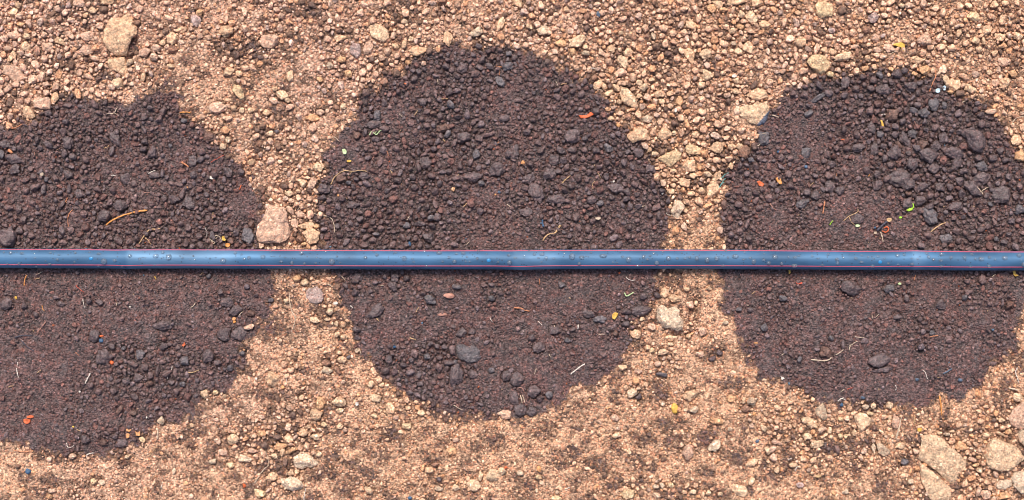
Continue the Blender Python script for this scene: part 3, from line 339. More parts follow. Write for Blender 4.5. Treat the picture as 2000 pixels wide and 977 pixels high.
# the large stones and clods: outline in photo pixels, height, colour, label, short name used to find its neighbours
BIG = [
 ('clod', [(218,32),(238,28),(252,24),(257,38),(267,52),(268,68),(258,76),(253,88),(249,108),(230,107),(218,102),(208,90),(201,80),(203,60),(210,45)], 24, 't', 'big tan egg-shaped clod near the top left corner, largest of the upper left', 'the egg-shaped clod'),
 ('clod', [(208,112),(244,110),(246,125),(252,145),(245,152),(232,143),(218,136),(208,122)], 14, 't', 'tan tapering clod touching the underside of the egg-shaped clod', 'the tapering clod'),
 ('clod', [(5,125),(22,125),(38,132),(48,148),(44,160),(30,162),(18,150),(3,142)], 11, 'k', 'pinkish-brown flat clod by the left edge above the left wet ring', 'the flat left-edge clod'),
 ('clod', [(61,198),(75,190),(98,188),(100,200),(99,213),(80,215),(64,213)], 13, 'k', 'brick-shaped pinkish clod on the upper rim of the left wet ring', 'the brick-shaped clod'),
 ('clod', [(722,52),(732,46),(748,52),(758,60),(760,75),(750,83),(736,80),(724,72)], 12, 'p', 'pale rough clod in the upper middle beside the lilac-grey stones', 'the pale rough clod'),
 ('stone', [(683,92),(690,85),(702,86),(706,95),(704,108),(697,115),(688,110),(684,102)], 8, 'm', 'flat lilac-grey stone, left one of the touching pair in the upper middle', 'the lilac-grey pair'),
 ('stone', [(708,100),(714,84),(724,81),(729,90),(727,104),(718,108),(709,111)], 7, 'k', 'flat pinkish-grey stone, right one of the touching pair in the upper middle', None),
 ('clod', [(504,455),(506,440),(514,430),(520,412),(528,402),(540,406),(556,406),(563,420),(570,440),(573,455),(562,475),(550,481),(530,480),(507,472)], 27, 'k', 'big pitted pinkish clod touching the hose between left and middle wet rings', 'the big pitted clod'),
 ('stone', [(1443,214),(1455,207),(1478,201),(1500,205),(1504,218),(1500,238),(1492,246),(1480,246),(1462,240),(1448,230)], 13, 'p', 'broad pale stone with a wet blue-grey corner at the right wet ring', 'the blue-cornered stone'),
 ('clod', [(1587,12),(1597,5),(1610,3),(1625,10),(1629,24),(1622,35),(1602,37),(1590,30)], 15, 'y', 'round cream-coloured clod at the top edge above the right wet ring', 'the round cream clod'),
 ('clod', [(1572,122),(1583,110),(1598,105),(1612,113),(1621,126),(1614,140),(1603,150),(1592,142),(1580,134)], 15, 'y', 'knobbly cream clod just above the rim of the right wet ring', 'the knobbly cream clod'),
 ('clod', [(1219,264),(1228,258),(1240,252),(1246,245),(1256,243),(1265,252),(1265,266),(1258,276),(1248,280),(1235,284),(1223,276)], 18, 't', 'lumpy tan clod on the upper right rim of the middle wet ring', 'the lumpy rim clod'),
 ('clod', [(1284,310),(1300,298),(1318,294),(1330,299),(1329,311),(1318,322),(1309,327),(1296,319)], 13, 'y', 'pale wedge-shaped clod between the middle and right wet rings', 'the pale wedge clod'),
 ('stone', [(599,568),(603,562),(620,560),(630,567),(638,585),(633,593),(618,596),(605,592),(599,580)], 8, 'm', 'flat pinkish-grey stone below the hose between left and middle wet rings', 'the flat stone below the hose'),
 ('clod', [(889,690),(892,675),(905,671),(925,675),(938,685),(940,698),(930,708),(912,710),(900,702)], 14, 'w', 'big dark wet clod in the lower half of the middle wet ring', 'the big lower dark clod'),
 ('clod', [(1278,607),(1284,598),(1294,594),(1304,601),(1319,599),(1327,606),(1328,615),(1337,627),(1335,640),(1322,647),(1308,641),(1292,638),(1280,630),(1276,620)], 24, 'h', 'big pale knobbly clod below the hose beside a crumbly pit', 'the knobbly pale clod'),
 ('clod', [(949,925),(957,915),(968,913),(978,918),(979,930),(970,940),(958,943),(949,937)], 13, 'p', 'pale round clod with a small knob near the bottom edge, middle', 'the pale bottom clod'),
 ('clod', [(1590,803),(1598,788),(1607,779),(1611,795),(1616,815),(1609,825),(1597,818)], 10, 'g', 'greyish tan pointed clod under the bottom rim of the right wet ring', 'the pointed clod'),
 ('clod', [(1668,812),(1680,805),(1692,806),(1702,820),(1698,832),(1688,846),(1679,851),(1676,834),(1670,823)], 12, 'p', 'pale ragged clod under the bottom rim of the right wet ring', 'the ragged clod'),
 ('stone', [(1798,850),(1810,845),(1828,846),(1852,864),(1872,885),(1887,903),(1886,922),(1874,940),(1861,950),(1845,936),(1826,918),(1808,907),(1794,895),(1798,872)], 22, 'p', 'upper piece of the big cracked pale slab in the bottom right corner', 'the cracked slab'),
 ('stone', [(1796,903),(1808,912),(1824,924),(1843,942),(1859,955),(1860,972),(1853,990),(1828,990),(1812,968),(1800,938)], 17, 'p', 'lower piece split off the big cracked pale slab, reaching the bottom edge', None),
 ('stone', [(1918,890),(1922,872),(1936,854),(1955,854),(1975,866),(1990,880),(1999,893),(1984,906),(1968,922),(1950,926),(1930,914),(1920,904)], 24, 'p', 'big pale blocky stone right of the cracked slab', 'the blocky stone'),
 ('stone', [(1968,816),(1976,800),(1995,786),(2020,780),(2030,830),(1992,838),(1972,832)], 16, 'k', 'broad pinkish stone cut by the right edge above the blocky stone', 'the right-edge stone'),
 ('stone', [(1987,850),(1992,839),(2010,834),(2026,850),(2020,890),(1998,880),(1988,862)], 16, 'g', 'greyish stone cut by the right edge between two larger pale stones', None),
 ('stone', [(1972,933),(1980,922),(2005,918),(2024,940),(2014,968),(1995,966),(1978,950)], 14, 'h', 'rounded greyish stone cut by the right edge in the bottom corner', None),
 ('stone', [(1943,946),(1950,938),(1966,932),(1975,938),(1974,948),(1960,955),(1946,954)], 9, 'h', 'small whitish angular stone below the blocky stone', None),
]
EXTRA_LM = [(248,425,'the long orange stem'),(1147,229,'the orange-red peel'),(1780,404,'the lime green leaf'),(1833,445,'the slanting straw'),(682,338,'the forked orange root'),
            (1484,359,'the orange-red leaf scrap'),(1755,90,'the orange-yellow peel'),(57,818,'the orange-red scraps'),(262,845,'the two orange flakes'),(1317,799,'the orange clay lump'),
            (570,605,'the long white root'),(1128,720,'the thick white straw'),(1620,698,'the broken pale twig'),(1755,833,'the wood splinter'),(1410,355,'the teal fibres'),
            (200,665,'the blue square chip'),(458,625,'the orange seed'),(221,220,'the y-shaped rootlet'),(917,398,'the orange curved straw'),(1225,574,'the yellow-green sprout'),(1020,604,'the red-brown twig'),(1725,445,'the dark bark twig'),(730,260,'the pale green sprout')]
LM = [(sum(p[0] for p in b[1])/len(b[1]), sum(p[1] for p in b[1])/len(b[1]), b[5]) for b in BIG if b[5]]+EXTRA_LM
NUMW = {1: 'half a', 2: 'one', 3: 'one and a half', 4: 'two', 5: 'two and a half', 6: 'three', 7: 'three and a half', 8: 'four', 9: 'four and a half', 10: 'five'}
DIRS = ['right', 'upper right', 'above', 'upper left', 'left', 'lower left', 'below', 'lower right']
def dirs_of(dx, dy):
    k = int(round(math.degrees(math.atan2(-dy, dx))/45)) % 8
    return {'above': 'above', 'below': 'below'}.get(DIRS[k], 'to the '+DIRS[k]+' of')
def place_keys(x, y):
    L = []
    for lx, ly, nm in LM:
        d = math.hypot(x-lx, y-ly)
        if d < 6 or d > 38*9: continue
        n = max(1, round(d/19))
        if n <= 10: t = (NUMW[n] if n < 3 else ('%g' % (n/2)))+(' hose widths ' if n > 2 else ' hose width ')
        else: t = '%g hose widths ' % (n/2)
        L.append((d, t+dirs_of(x-lx, y-ly)+' '+nm))
    return sorted(L)
def place_all(things):                            # things: list of (look, x, y); one phrase each, none shared within the whole list
    keys = [place_keys(x, y) for _, x, y in things]; cnt = {}
    for (look, _, _), K in zip(things, keys):
        for d, k in K: cnt[(look, k)] = cnt.get((look, k), 0)+1
    res = []; used = set()
    for (look, x, y), K in zip(things, keys):
        c = [k for d, k in K if cnt[(look, k)] == 1 and len((look+' '+k).replace('-', ' ').replace('.', ' ').split()) <= 16 and (look, k) not in used]
        if not c:
            c = [k for d, k in K if (look, k) not in used and len((look+' '+k).replace('-', ' ').replace('.', ' ').split()) <= 16]
        k = c[0] if c else 'by the hose'
        used.add((look, k)); res.append(look+' '+k)
    return res

occ = []                                          # taken discs (x, y, r) for the small crumbs
def lump_obj(name, seed, px, py, w, h, ang, code, poly=None, hz=None, lod=3, label=None, cat=None, group=None):
    rs = np.random.RandomState(seed)
    base = np.array(LC[code])
    wetl = code in 'dwrv'
    if poly is None:
        v, f = lump(lod, seed, 14 if not wetl else 11, .52, .9, .26 if not wetl else .32)
        hz = hz or (.34 if wetl else .38)*min(w, h)
        a = R(ang)
        p = v*np.array([w/2*1.13, h/2*1.13, hz*1.1]) if w >= h or ang == 0 else v*np.array([h/2*1.13, w/2*1.13, hz*1.1])
        q = np.stack([p[:, 0]*math.cos(a)-p[:, 1]*math.sin(a), p[:, 0]*math.sin(a)+p[:, 1]*math.cos(a), p[:, 2]], 1)
        sink = rs.uniform(.15, .45)
    else:
        v, f = lump(4, seed, 10, .6, .93, .11, 1.8)
        rho = np.hypot(v[:, 0], v[:, 1]); th = np.arctan2(v[:, 1], v[:, 0])
        rr = poly_r(poly, px, py, th)
        rh = np.clip(rho, 0, 1.15); k = np.where(rho > 1e-6, 1, 0)
        rh2 = rh**.8
        q = np.stack([np.cos(th)*rr*rh2*1.03, np.sin(th)*rr*rh2*1.03, np.sign(v[:, 2])*np.abs(v[:, 2])**.75*hz*.62], 1)*np.array([1, 1, 1])
        sink = .35
        # ledges and pits across the top face
        q[:, 2] += (vn3(q/9.+seed, seed+5)-.5)*hz*.28+(vn3(q/4.+seed, seed+6)-.5)*hz*.13
    gz = clod_z(px, py)
    zc = gz+hz*(.5-sink) if poly is None else gz+hz*.08
    # colour: mottled, each lump a little different
    u = q/7.0
    mot = vn3(u+seed, seed+8); mot2 = vn3(u*2.7+seed, seed+9)
    c = base*(rs.uniform(.88, 1.12))
    cols = np.tile(c, (len(q), 1))*(.84+.32*mot[:, None])*(.9+.2*mot2[:, None])
    if not wetl:
        pk = np.clip(mot2*2-1.1, 0, 1)[:, None]; cols = cols*(1-pk*.5*np.array([.05, .3, .32]))
    if label and 'blue-grey corner' in label:
        m = np.clip((28*q[:, 0]-24*(q[:, 1]+19))/37/2, 0, 1)[:, None]
        cols = cols*(1-m)+np.array([.13, .145, .185])*m
    X0, Y0 = W(px, py)
    o = build(name, q*S, f, M_rock if poly is not None else M_crumb, cols, loc=(X0, Y0, zc*S))
    tag(o, label, cat or name, group)
    return o
clods = []
for tok in CL.split():
    p = tok.split(',')
    if len(p) < 6: continue
    clods.append((float(p[0]), float(p[1]), float(p[2]), float(p[3]), float(p[4]), p[5]))
def big_c(P): return (sum(p[0] for p in P)/len(P), sum(p[1] for p in P)/len(P))
for i, (kind, P, hz, code, lab, lm) in enumerate(BIG):
    cx, cy = big_c(P)
    lump_obj(kind, 1000+i*7, cx, cy, 0, 0, 0, code, poly=P, hz=hz, label=lab, cat=kind,
             group='large stones in the bottom right corner' if kind == 'stone' and cx > 1700 and cy > 700 else None)
    rad = [math.hypot(p[0]-cx, p[1]-cy) for p in P]
    occ.append((cx, cy, min(rad)*.92))
    for p in P: occ.append((cx+(p[0]-cx)*.62, cy+(p[1]-cy)*.62, min(rad)*.36))
clods.sort(key=lambda c: -c[2]*c[3])
NCL = 282
top = clods[:NCL]; rest = clods[NCL:]
def shape_word(w, h):
    r = max(w, h)/min(w, h); return 'long ' if r > 1.55 else 'oval ' if r > 1.2 else 'round '
def size_word(w, h):
    a = w*h; return 'big ' if a > 700 else '' if a > 330 else 'small '
looks = [(size_word(c[2], c[3])+shape_word(c[2], c[3])+LN[c[5]]+' clod', c[0], c[1]) for c in top]
labs = place_all(looks)
for i, (c, lb) in enumerate(zip(top, labs)):
    lump_obj('clod', 3000+i*5, c[0], c[1], c[2], c[3], c[4], c[5], label=lb, cat='clod', group='soil clods on the wet rings' if c[5] in 'dwrv' else 'soil clods on the dry ground')
for c in clods:
    r = min(c[2], c[3])/2; L_ = max(c[2], c[3])/2; occ.append((c[0], c[1], r*.95))
    if L_ > r*1.3:
        a = R(c[4] if (c[2] >= c[3] or c[4] == 0) else c[4])
        if c[2] < c[3] and c[4] == 0: a = R(90)
        for s in (-1, 1): occ.append((c[0]+s*(L_-r)*math.cos(a), c[1]-s*(L_-r)*math.sin(a), r*.85))

# ------------------------------------------------------------------ small crumbs, tens of thousands, one mesh
rng = np.random.RandomState(7)
CELL = 14.0; grid = {}
def put(x, y, r):
    grid.setdefault((int(x//CELL), int(y//CELL)), []).append((x, y, r))
BIGOCC = []
for x_, y_, r_ in occ:
    if r_ > CELL*.7: BIGOCC.append((x_, y_, r_))
    else: put(x_, y_, r_)
cr = []
for c in rest: cr.append((c[0], c[1], math.sqrt(c[2]*c[3])/2, c[5], max(c[2], c[3])/min(c[2], c[3]), c[4]))
def sprinkle(n, rlo, rhi, lo, hi, pfun, ov):
    xs = rng.uniform(lo[0], hi[0], n); ys = rng.uniform(lo[1], hi[1], n); rs = rng.uniform(rlo, rhi, n)
    g_ = grain(xs, ys); pr = pfun(g_); u = rng.rand(n)
    dh = np.abs(ys-yc(xs)); ok = (u < pr) & (dh > 13.5+rs*.9)
    if BIGOCC:
        for bx, by, br in BIGOCC:
            ok &= (xs-bx)**2+(ys-by)**2 > (br+rs*.6)**2
    for i in np.nonzero(ok)[0]:
        x_, y_, r_ = xs[i], ys[i], rs[i]; cx = int(x_//CELL); cy = int(y_//CELL); good = True
        for a in (cx-1, cx, cx+1):
            for b in (cy-1, cy, cy+1):
                for (qx, qy, qr) in grid.get((a, b), ()):
                    if (x_-qx)**2+(y_-qy)**2 < ((r_+qr)*ov)**2: good = False; break
                if not good: break
            if not good: break
        if good:
            put(x_, y_, r_); cr.append((x_, y_, r_, None, 0, 0))
FULL = ((-130, -110), (2130, 1087)); WIDE = ((-700, -600), (2700, 1580))
sprinkle(30000, 6.0, 9.0, *FULL, lambda g: np.clip(g-.42, 0, 1)*.8, .95)
sprinkle(70000, 4.4, 6.0, *FULL, lambda g: np.clip(g*1.6-.5, .012, 1), .92)
sprinkle(80000, 3.2, 4.4, *FULL, lambda g: np.clip(g*1.5-.25, .03, 1), .9)
sprinkle(120000, 2.3, 3.2, *FULL, lambda g: np.clip(g*1.2-.08, .06, 1), .9)
sprinkle(120000, 1.6, 2.3, *FULL, lambda g: np.clip(g*.9+.05, .12, 1), .88)
n_in = len(cr)
sprinkle(16000, 4.5, 9.0, *WIDE, lambda g: np.clip(g*1.2, .1, 1), .95)
print('crumbs', len(cr), n_in)
PROTO = {0: [lump(0, 50+k, 3, .7, .95, .2) for k in range(20)], 1: [lump(1, 80+k, 9, .5, .9, .3) for k in range(40)], 2: [lump(2, 120+k, 11, .5, .88, .34) for k in range(60)]}
CX = np.array([c[0] for c in cr]); CY = np.array([c[1] for c in cr]); CR = np.array([c[2] for c in cr])
N = len(cr)
wv = wet_shade(CX, CY); wetk = rng.rand(N) < np.clip((wv-.12)*1.35, 0, 1)
dc = dry_col(CX, CY)*rng.uniform(.78, 1.22, (N, 1))
j = rng.rand(N)
dc[j < .10] *= np.array([1.0, .86, .72]); dc[(j > .10) & (j < .2)] *= np.array([1.12, 1.2, 1.28]); dc[(j > .2) & (j < .27)] *= np.array([.78, .86, .98]); dc[(j > .27) & (j < .31)] *= np.array([.55, .5, .5])
wc = WET*rng.uniform(.75, 1.5, (N, 1))*(1.25-.4*grain(CX, CY))[:, None]; j2 = rng.rand(N)
wc[j2 < .12] *= np.array([1.25, 1.0, .9]); wc[(j2 > .12) & (j2 < .3)] *= np.array([1.1, 1.25, 1.35]); wc[(j2 > .3) & (j2 < .312) & (CR < 2.3)] = (.30, .20, .13)
wc[(j2 > .312) & (j2 < .318) & (CR < 2.6)] = (.3, .09, .045); wc[(j2 > .318) & (j2 < .3195) & (CR < 3)] = (.08, .14, .2)
part = wetk[:, None].astype(float)*np.clip(.35+.75*wv[:, None], 0, 1)
COL = soak(dc, wc, part)
for i, c in enumerate(cr):
    if c[3]: COL[i] = np.array(LC[c[3]])*rng.uniform(.9, 1.12)
ZG = ground_z(CX, CY)
Vs = []; Fs = []; Cs = []; off = 0
order = np.argsort(CR)
lodn = np.where(CR < 2.3, 0, np.where(CR < 3.9, 1, 2)); 
for lod in (0, 1, 2):
    sel_all = np.nonzero(lodn == lod)[0]; pr = PROTO[lod]
    pk = rng.randint(0, len(pr), len(sel_all))
    for k, (pv, pf) in enumerate(pr):
        sel = sel_all[pk == k]; n = len(sel)
        if not n: continue
        a = rng.rand(n)*6.283; ex = np.exp(rng.normal(0, .17, n)).clip(.72, 1.4); ez = rng.uniform(.55, .95, n)
        for q, i in enumerate(sel):
            if cr[i][3]:
                e = math.sqrt(cr[i][4]); ex[q] = e; a[q] = R(cr[i][5])
        r = CR[sel]
        v = pv[None]*np.stack([r*ex, r/ex, r*ez], 1)[:, None, :]
        # the small ones tilt at random
        ti = rng.uniform(-.8, .8, n); v = np.stack([v[..., 0], v[..., 1]*np.cos(ti)[:, None]-v[..., 2]*np.sin(ti)[:, None], v[..., 1]*np.sin(ti)[:, None]+v[..., 2]*np.cos(ti)[:, None]], -1)
        ca, sa = np.cos(a)[:, None], np.sin(a)[:, None]
        X_ = v[..., 0]*ca-v[..., 1]*sa+(CX[sel][:, None]-1000); Y_ = v[..., 0]*sa+v[..., 1]*ca+(488.5-CY[sel][:, None])
        Z_ = v[..., 2]+(ZG[sel]+r*rng.uniform(.2, .75, n))[:, None]
        Vs.append(np.stack([X_, Y_, Z_], -1).reshape(-1, 3)*S)
        m = len(pv); Fs.append((pf[None]+(off+np.arange(n)*m)[:, None, None]).reshape(-1, 3)); off += n*m
        Cs.append(np.repeat(COL[sel], m, 0)*rng.uniform(.9, 1.1, (n*m, 1)))
tag(build('soil_crumbs', np.concatenate(Vs), np.concatenate(Fs), M_crumb, np.concatenate(Cs)), 'fine soil crumbs covering the ground around the hose', 'soil crumbs', kind='stuff')
del Vs, Fs, Cs

# ------------------------------------------------------------------ plant litter and chips
def smooth_line(P, n=6):
    P = np.array(P, float)
    if len(P) == 2: P = np.array([P[0], (P[0]+P[1])/2+np.array([(P[1]-P[0])[1], -(P[1]-P[0])[0]])*.04, P[1]])
    Q = []; m = len(P)
    for i in range(m-1):
        p0 = P[max(i-1, 0)]; p1 = P[i]; p2 = P[i+1]; p3 = P[min(i+2, m-1)]
        for k in range(n):
            t = k/n; Q.append(.5*((2*p1)+(-p0+p2)*t+(2*p0-5*p1+4*p2-p3)*t*t+(-p0+3*p1-3*p2+p3)*t**3))
    Q.append(P[-1]); return np.array(Q)
def tube(P, r0, r1, zoff=0, seed=0, flat=1., sides=7):
    Q = smooth_line(P); n = len(Q); rs = np.random.RandomState(seed)
    Q = Q+rs.normal(size=Q.shape)*.25
    z = ground_z(Q[:, 0], Q[:, 1]); z = np.convolve(np.pad(z, 2, 'edge'), np.ones(5)/5, 'valid')+zoff
    t = np.linspace(0, 1, n)
    rad = (r0+(r1-r0)*t)*(1+.2*rs.normal(size=n)); rad[0] *= .6; rad[-1] *= .5
    z = z+rad*.9+2.0+np.maximum(0, bury(Q[:, 0], Q[:, 1], grain(Q[:, 0], Q[:, 1])))*.9+1.2*np.sin(t*3.14)
    V = []; C = np.stack([Q[:, 0]-1000, 488.5-Q[:, 1], z], 1)
    T = np.gradient(C, axis=0); T /= np.linalg.norm(T, axis=1)[:, None]+1e-9
    up = np.array([0, 0, 1.]); Bn = np.cross(T, up); Bn /= np.linalg.norm(Bn, axis=1)[:, None]+1e-9; U = np.cross(Bn, T)
    for i in range(n):
        for k in range(sides):
            a = 6.2832*k/sides; V.append(C[i]+rad[i]*(math.cos(a)*Bn[i]+math.sin(a)*U[i]*flat))
    F = []
    for i in range(n-1):
        for k in range(sides):
            F.append((i*sides+k, i*sides+(k+1) % sides, (i+1)*sides+(k+1) % sides, (i+1)*sides+k))
    F.append(tuple(range(sides))[::-1]); F.append(tuple((n-1)*sides+k for k in range(sides)))
    return V, F
def merge(parts):
    V = []; F = []
    for v, f in parts:
        o = len(V); V += [tuple(p) for p in v]; F += [tuple(i+o for i in q) for q in f]
    return V, F
def centre(V, z0=False):
    V = np.array(V, float); c = V.mean(0); c[2] = V[:, 2].min(); return V-c, c
def flake(P, th=1.4, lift=3., seed=0):            # thin bent scrap with a ragged outline
    P = np.array(P, float); c = P.mean(0); rs = np.random.RandomState(seed); n = len(P)*3
    O = []
    for i in range(n):
        a = P[(i//3) % len(P)]; b = P[(i//3+1) % len(P)]; O.append(a+(b-a)*(i % 3)/3+rs.normal(size=2)*.25)
    O = np.array(O); rings = [O, c+(O-c)*.66, c+(O-c)*.33]; V = []; F = []
    gz = clod_z(c[0], c[1])+2.0; L = np.abs(O-c).max()
    rows = [c[None]]+rings[::-1]
    def zz(q): d = (q-c)/max(L, 1); return gz+lift*(.5+.6*np.sin(d[:, 0]*2.2+seed)*.5+.5*d[:, 1]**2)
    for side in (1, 0):
        o = len(V)
        for q in [c[None]]+rings[::-1]:
            z = zz(q)+(th/2 if side else -th/2)*(1 if len(q) == 1 else 1)
            V += [(q[i, 0]-1000, 488.5-q[i, 1], z[i]) for i in range(len(q))]
        for i in range(n):
            j = (i+1) % n
            f = [(o, o+1+i, o+1+j), (o+1+i, o+1+n+i, o+1+n+j, o+1+j), (o+1+n+i, o+1+2*n+i, o+1+2*n+j, o+1+n+j)]
            F += f if side else [q[::-1] for q in f]
    o1 = 1+2*n; o2 = (1+3*n)+1+2*n
    for i in range(n):
        j = (i+1) % n; F.append((o1+i, o2+i, o2+j, o1+j))
    return V, F
LIT = []   # (kind, look, colour, geometry, x, y, given label)
def line(kind, look, colr, P, r0=1.1, r1=None, branches=(), label=None, zoff=0, cat=None):
    LIT.append((kind, look, colr, 'line', P, r0, r0*.7 if r1 is None else r1, branches, label, zoff, cat))
def scrap(kind, look, colr, P, th=1.6, lift=3., label=None, cat=None):
    LIT.append((kind, look, colr, 'scrap', P, th, lift, (), label, 0, cat))
def blob(kind, look, colr, x, y, w, h, ang=0, label=None, cat=None):
    LIT.append((kind, look, colr, 'blob', [(x, y)], w, h, ang, label, 0, cat))
def box(x, y, w, h):
    return [(x-w/2, y-h*.3), (x-w*.1, y-h/2), (x+w/2, y-h*.35), (x+w*.42, y+h*.3), (x+w*.05, y+h/2), (x-w*.45, y+h*.35)]
line('dry_stem', '', 'orange', [(208,440),(222,430),(245,420),(268,414),(289,411)], 2.0, 2.4, label='long orange dry stem lying in the left wet ring')
line('rootlet', '', 'straw', [(272,477),(282,462),(293,449),(305,448),(314,446)], 1.4, 1.1, [[(284,464),(291,470),(295,478)]], label='bent pale root with a side shoot, just above the hose in the left ring')
line('rootlet', '', 'pale', [(209,222),(222,221),(229,210)], 1.1, .8, [[(223,221),(232,226)]], label='small y-shaped pale rootlet near the top of the left wet ring')
line('wood_chip', 'orange wood chip', 'orange', [(352,221),(363,220),(373,221)], 1.6, 2.2)
blob('grain', 'pale seed', 'pale', 85, 340, 8, 10); blob('grain', 'orange-brown seed', 'rust', 22, 296, 12, 7, -30)
line('straw', 'short white straw', 'white', [(217,343),(226,343)], 1.1); line('straw', 'short white straw', 'white', [(289,340),(303,333)], 1.2)
line('wood_chip', 'brown wood chip', 'rust', [(356,317),(369,327)], 2.4); line('rootlet', 'thin red rootlet', 'red', [(412,318),(425,310),(438,303)], .9)
scrap('flake', 'white flake', 'white', box(415,347,10,7)); line('hair_root', 'hair-thin white root', 'white', [(416,366),(419,371),(421,376)], .8)
line('wood_chip', 'small red wood chip', 'redorange', [(471,362),(467,371)], 1.8); line('rootlet', 'thin orange rootlet', 'rust', [(134,386),(131,395),(136,396)], 1.)
line('rootlet', 'thin orange rootlet', 'rust', [(144,410),(138,418),(135,430),(137,444)], 1.); line('straw', 'short pink straw', 'pink', [(282,377),(296,376)], 1.)
line('hair_root', 'hair-thin white root', 'white', [(402,445),(406,454),(405,463)], .8); line('hair_root', 'hair-thin tan root', 'straw', [(417,415),(416,428)], .8)
line('rootlet', '', 'pale', [(410,462),(414,470),(421,474),(412,478)], 1.3, 1.1, [[(413,474),(420,464),(424,459)],[(418,461),(428,461),(434,470)],[(409,470),(416,467),(417,478)],[(421,468),(428,462)]], label='tangle of curled white rootlets touching the hose in the left ring')
scrap('leaf_scrap', 'yellow-orange leaf scrap', 'yellow', box(439,466,9,10), 1.6, 3); scrap('leaf_scrap', 'orange leaf scrap', 'orange', box(446,479,10,8), 1.6, 3)
line('rootlet', 'red-brown rootlet', 'rust', [(20,252),(33,250),(46,243)], 1.2); line('rootlet', 'short tan rootlet', 'straw', [(203,290),(209,288),(213,284)], .9)
line('hair_root', 'hair-thin pink root', 'pink', [(70,318-20),(72,308)], .8); blob('pebble', 'blue-violet pebble', 'greyblue', 20, 408, 6, 8)
blob('grain', 'orange seed', 'clay', 366, 368, 6, 7); line('straw', 'short pale straw', 'pale', [(343,415),(352,412)], .9)
line('straw', 'short pink straw', 'pink', [(205,461),(211,456)], .9)
line('rootlet', '', 'straw', [(646,361),(655,345),(672,334),(690,335),(705,333),(717,336)], 1.2, .9, [[(672,334),(670,329)],[(680,343),(690,335)]], label='forked orange rootlet near the left rim of the middle wet ring')
line('rootlet', '', 'pale', [(600,417),(612,417),(625,421),(643,424),(652,437),(653,455)], 1.2, .9, label='long white bent root crossing the left rim of the middle wet ring')
line('sprout', '', 'palegreen', [(722,264),(727,257),(735,263),(742,256)], 1.4, 1.2, [[(742,256),(748,254)],[(731,262),(736,256)]], label='tiny pale green sprout upper left in the middle wet ring')
scrap('leaf_scrap', 'yellow-green leaf scrap', 'palegreen', [(669,292),(674,291),(678,296),(677,301),(672,302),(669,297)], 1.4, 3); scrap('leaf_scrap', 'small yellow leaf scrap', 'yellow', box(682,315,9,5))
line('straw', 'short yellow straw', 'straw', [(763,332),(766,338),(768,345)], 1.4); line('straw', '', 'straw', [(905,405),(913,397),(925,395)], 1.2, 1.6, [[(914,396),(924,400)]], label='orange curved straw right of centre in the middle wet ring')
line('straw', 'short tan straw', 'pale', [(796,430),(800,422)], 1.3); line('straw', 'short tan straw', 'straw', [(892,349),(896,341)], 1.3)
line('rootlet', 'crooked orange rootlet', 'rust', [(747,289),(754,293),(757,299),(759,305)], 1.); line('straw', 'short pale straw', 'pale', [(990,399),(994,402),(998,407)], 1.1)
blob('grain', 'red seed', 'redorange', 793, 164, 7, 6); blob('grain', 'yellow seed', 'yellow', 771, 164, 6, 4)
line('rootlet', 'pale rootlet', 'pale', [(653,268),(659,272),(664,278)], 1.); line('straw', 'short white straw', 'pale', [(856,164),(855,155)], .9)
line('straw', 'pale straw', 'straw', [(852,193),(864,194),(875,193)], 1.); line('rootlet', 'tan rootlet', 'straw', [(807,228),(813,222),(816,215)], .9)
line('rootlet', 'orange rootlet', 'rust', [(968,130),(985,133)], .8, .8, [[(976,131),(975,148)]]); line('hair_root', 'curled white hair root', 'white', [(584,391),(586,402),(581,412)], .8)
blob('pebble', 'dark blue pebble', 'blue', 800, 476, 7, 10); blob('pebble', 'small blue pebble', 'greyblue', 975, 375, 6, 6); blob('grain', 'small orange seed', 'clay', 968, 380, 4, 4); blob('grain', 'small orange seed', 'clay', 661, 382, 4, 5)
line('hair_root', 'hair-thin pale root', 'pale', [(911,479),(917,472)], .8); line('hair_root', 'hair-thin pale root', 'pale', [(780,223),(786,229)], .8); line('straw', 'tan straw', 'straw', [(866,272),(869,278)], 1.1)
line('straw', 'red-brown straw', 'rust', [(967,285),(975,277)], 1.); line('hair_root', 'hair-thin pink root', 'pink', [(727,312),(731,305)], .8)
scrap('peel', '', 'redorange', [(1130,226),(1138,228),(1146,225),(1151,221),(1162,218),(1163,222),(1154,228),(1144,232),(1134,232)], 2.2, 5, label='orange-red dried peel at the upper right rim of the middle wet ring')
blob('pebble', 'orange pebble', 'clay', 1207, 246, 9, 8); blob('pebble', 'orange-yellow pebble', 'clay', 1021, 318, 9, 8)
line('straw', 'pale split straw', 'straw', [(1097,359),(1106,350),(1116,341)], 1.6, .9); line('rootlet', 'thin tan rootlet', 'straw', [(1158,371),(1157,360),(1162,354)], .9); line('rootlet', 'thin tan rootlet', 'straw', [(1167,338),(1170,342),(1172,348)], .9)
line('rootlet', 'curled pale rootlet', 'pale', [(1242,400),(1247,405),(1260,402)], 1.1); line('plastic_bit', 'blue plastic bit', 'blue', [(1059,430),(1060,437),(1061,443)], 2.6, 2.2)
line('rootlet', 'beige root with a leaf tip', 'straw', [(1060,471),(1069,459),(1084,455),(1088,447),(1095,438)], 1.5, 1.4, [[(1086,455),(1096,440)]]); scrap('flake', 'pale flake', 'pale', box(1168,427,11,5))
line('plastic_fibre', '', 'teal', [(1406,353),(1413,343),(1423,338)], 1.0, .8, [[(1403,371),(1407,361),(1415,356)],[(1405,366),(1413,352),(1418,348)]], label='frayed teal plastic fibres on the dry strip left of the right wet ring')
scrap('leaf_scrap', '', 'redorange', [(1477,355),(1483,353),(1492,360),(1489,365),(1482,363)], 2, 4, label='bright orange-red leaf scrap near the left rim of the right wet ring')
scrap('leaf_scrap', 'orange crumbled leaf scrap', 'orange', [(1514,348),(1520,346),(1524,351),(1526,360),(1521,360),(1516,354)], 2, 3)
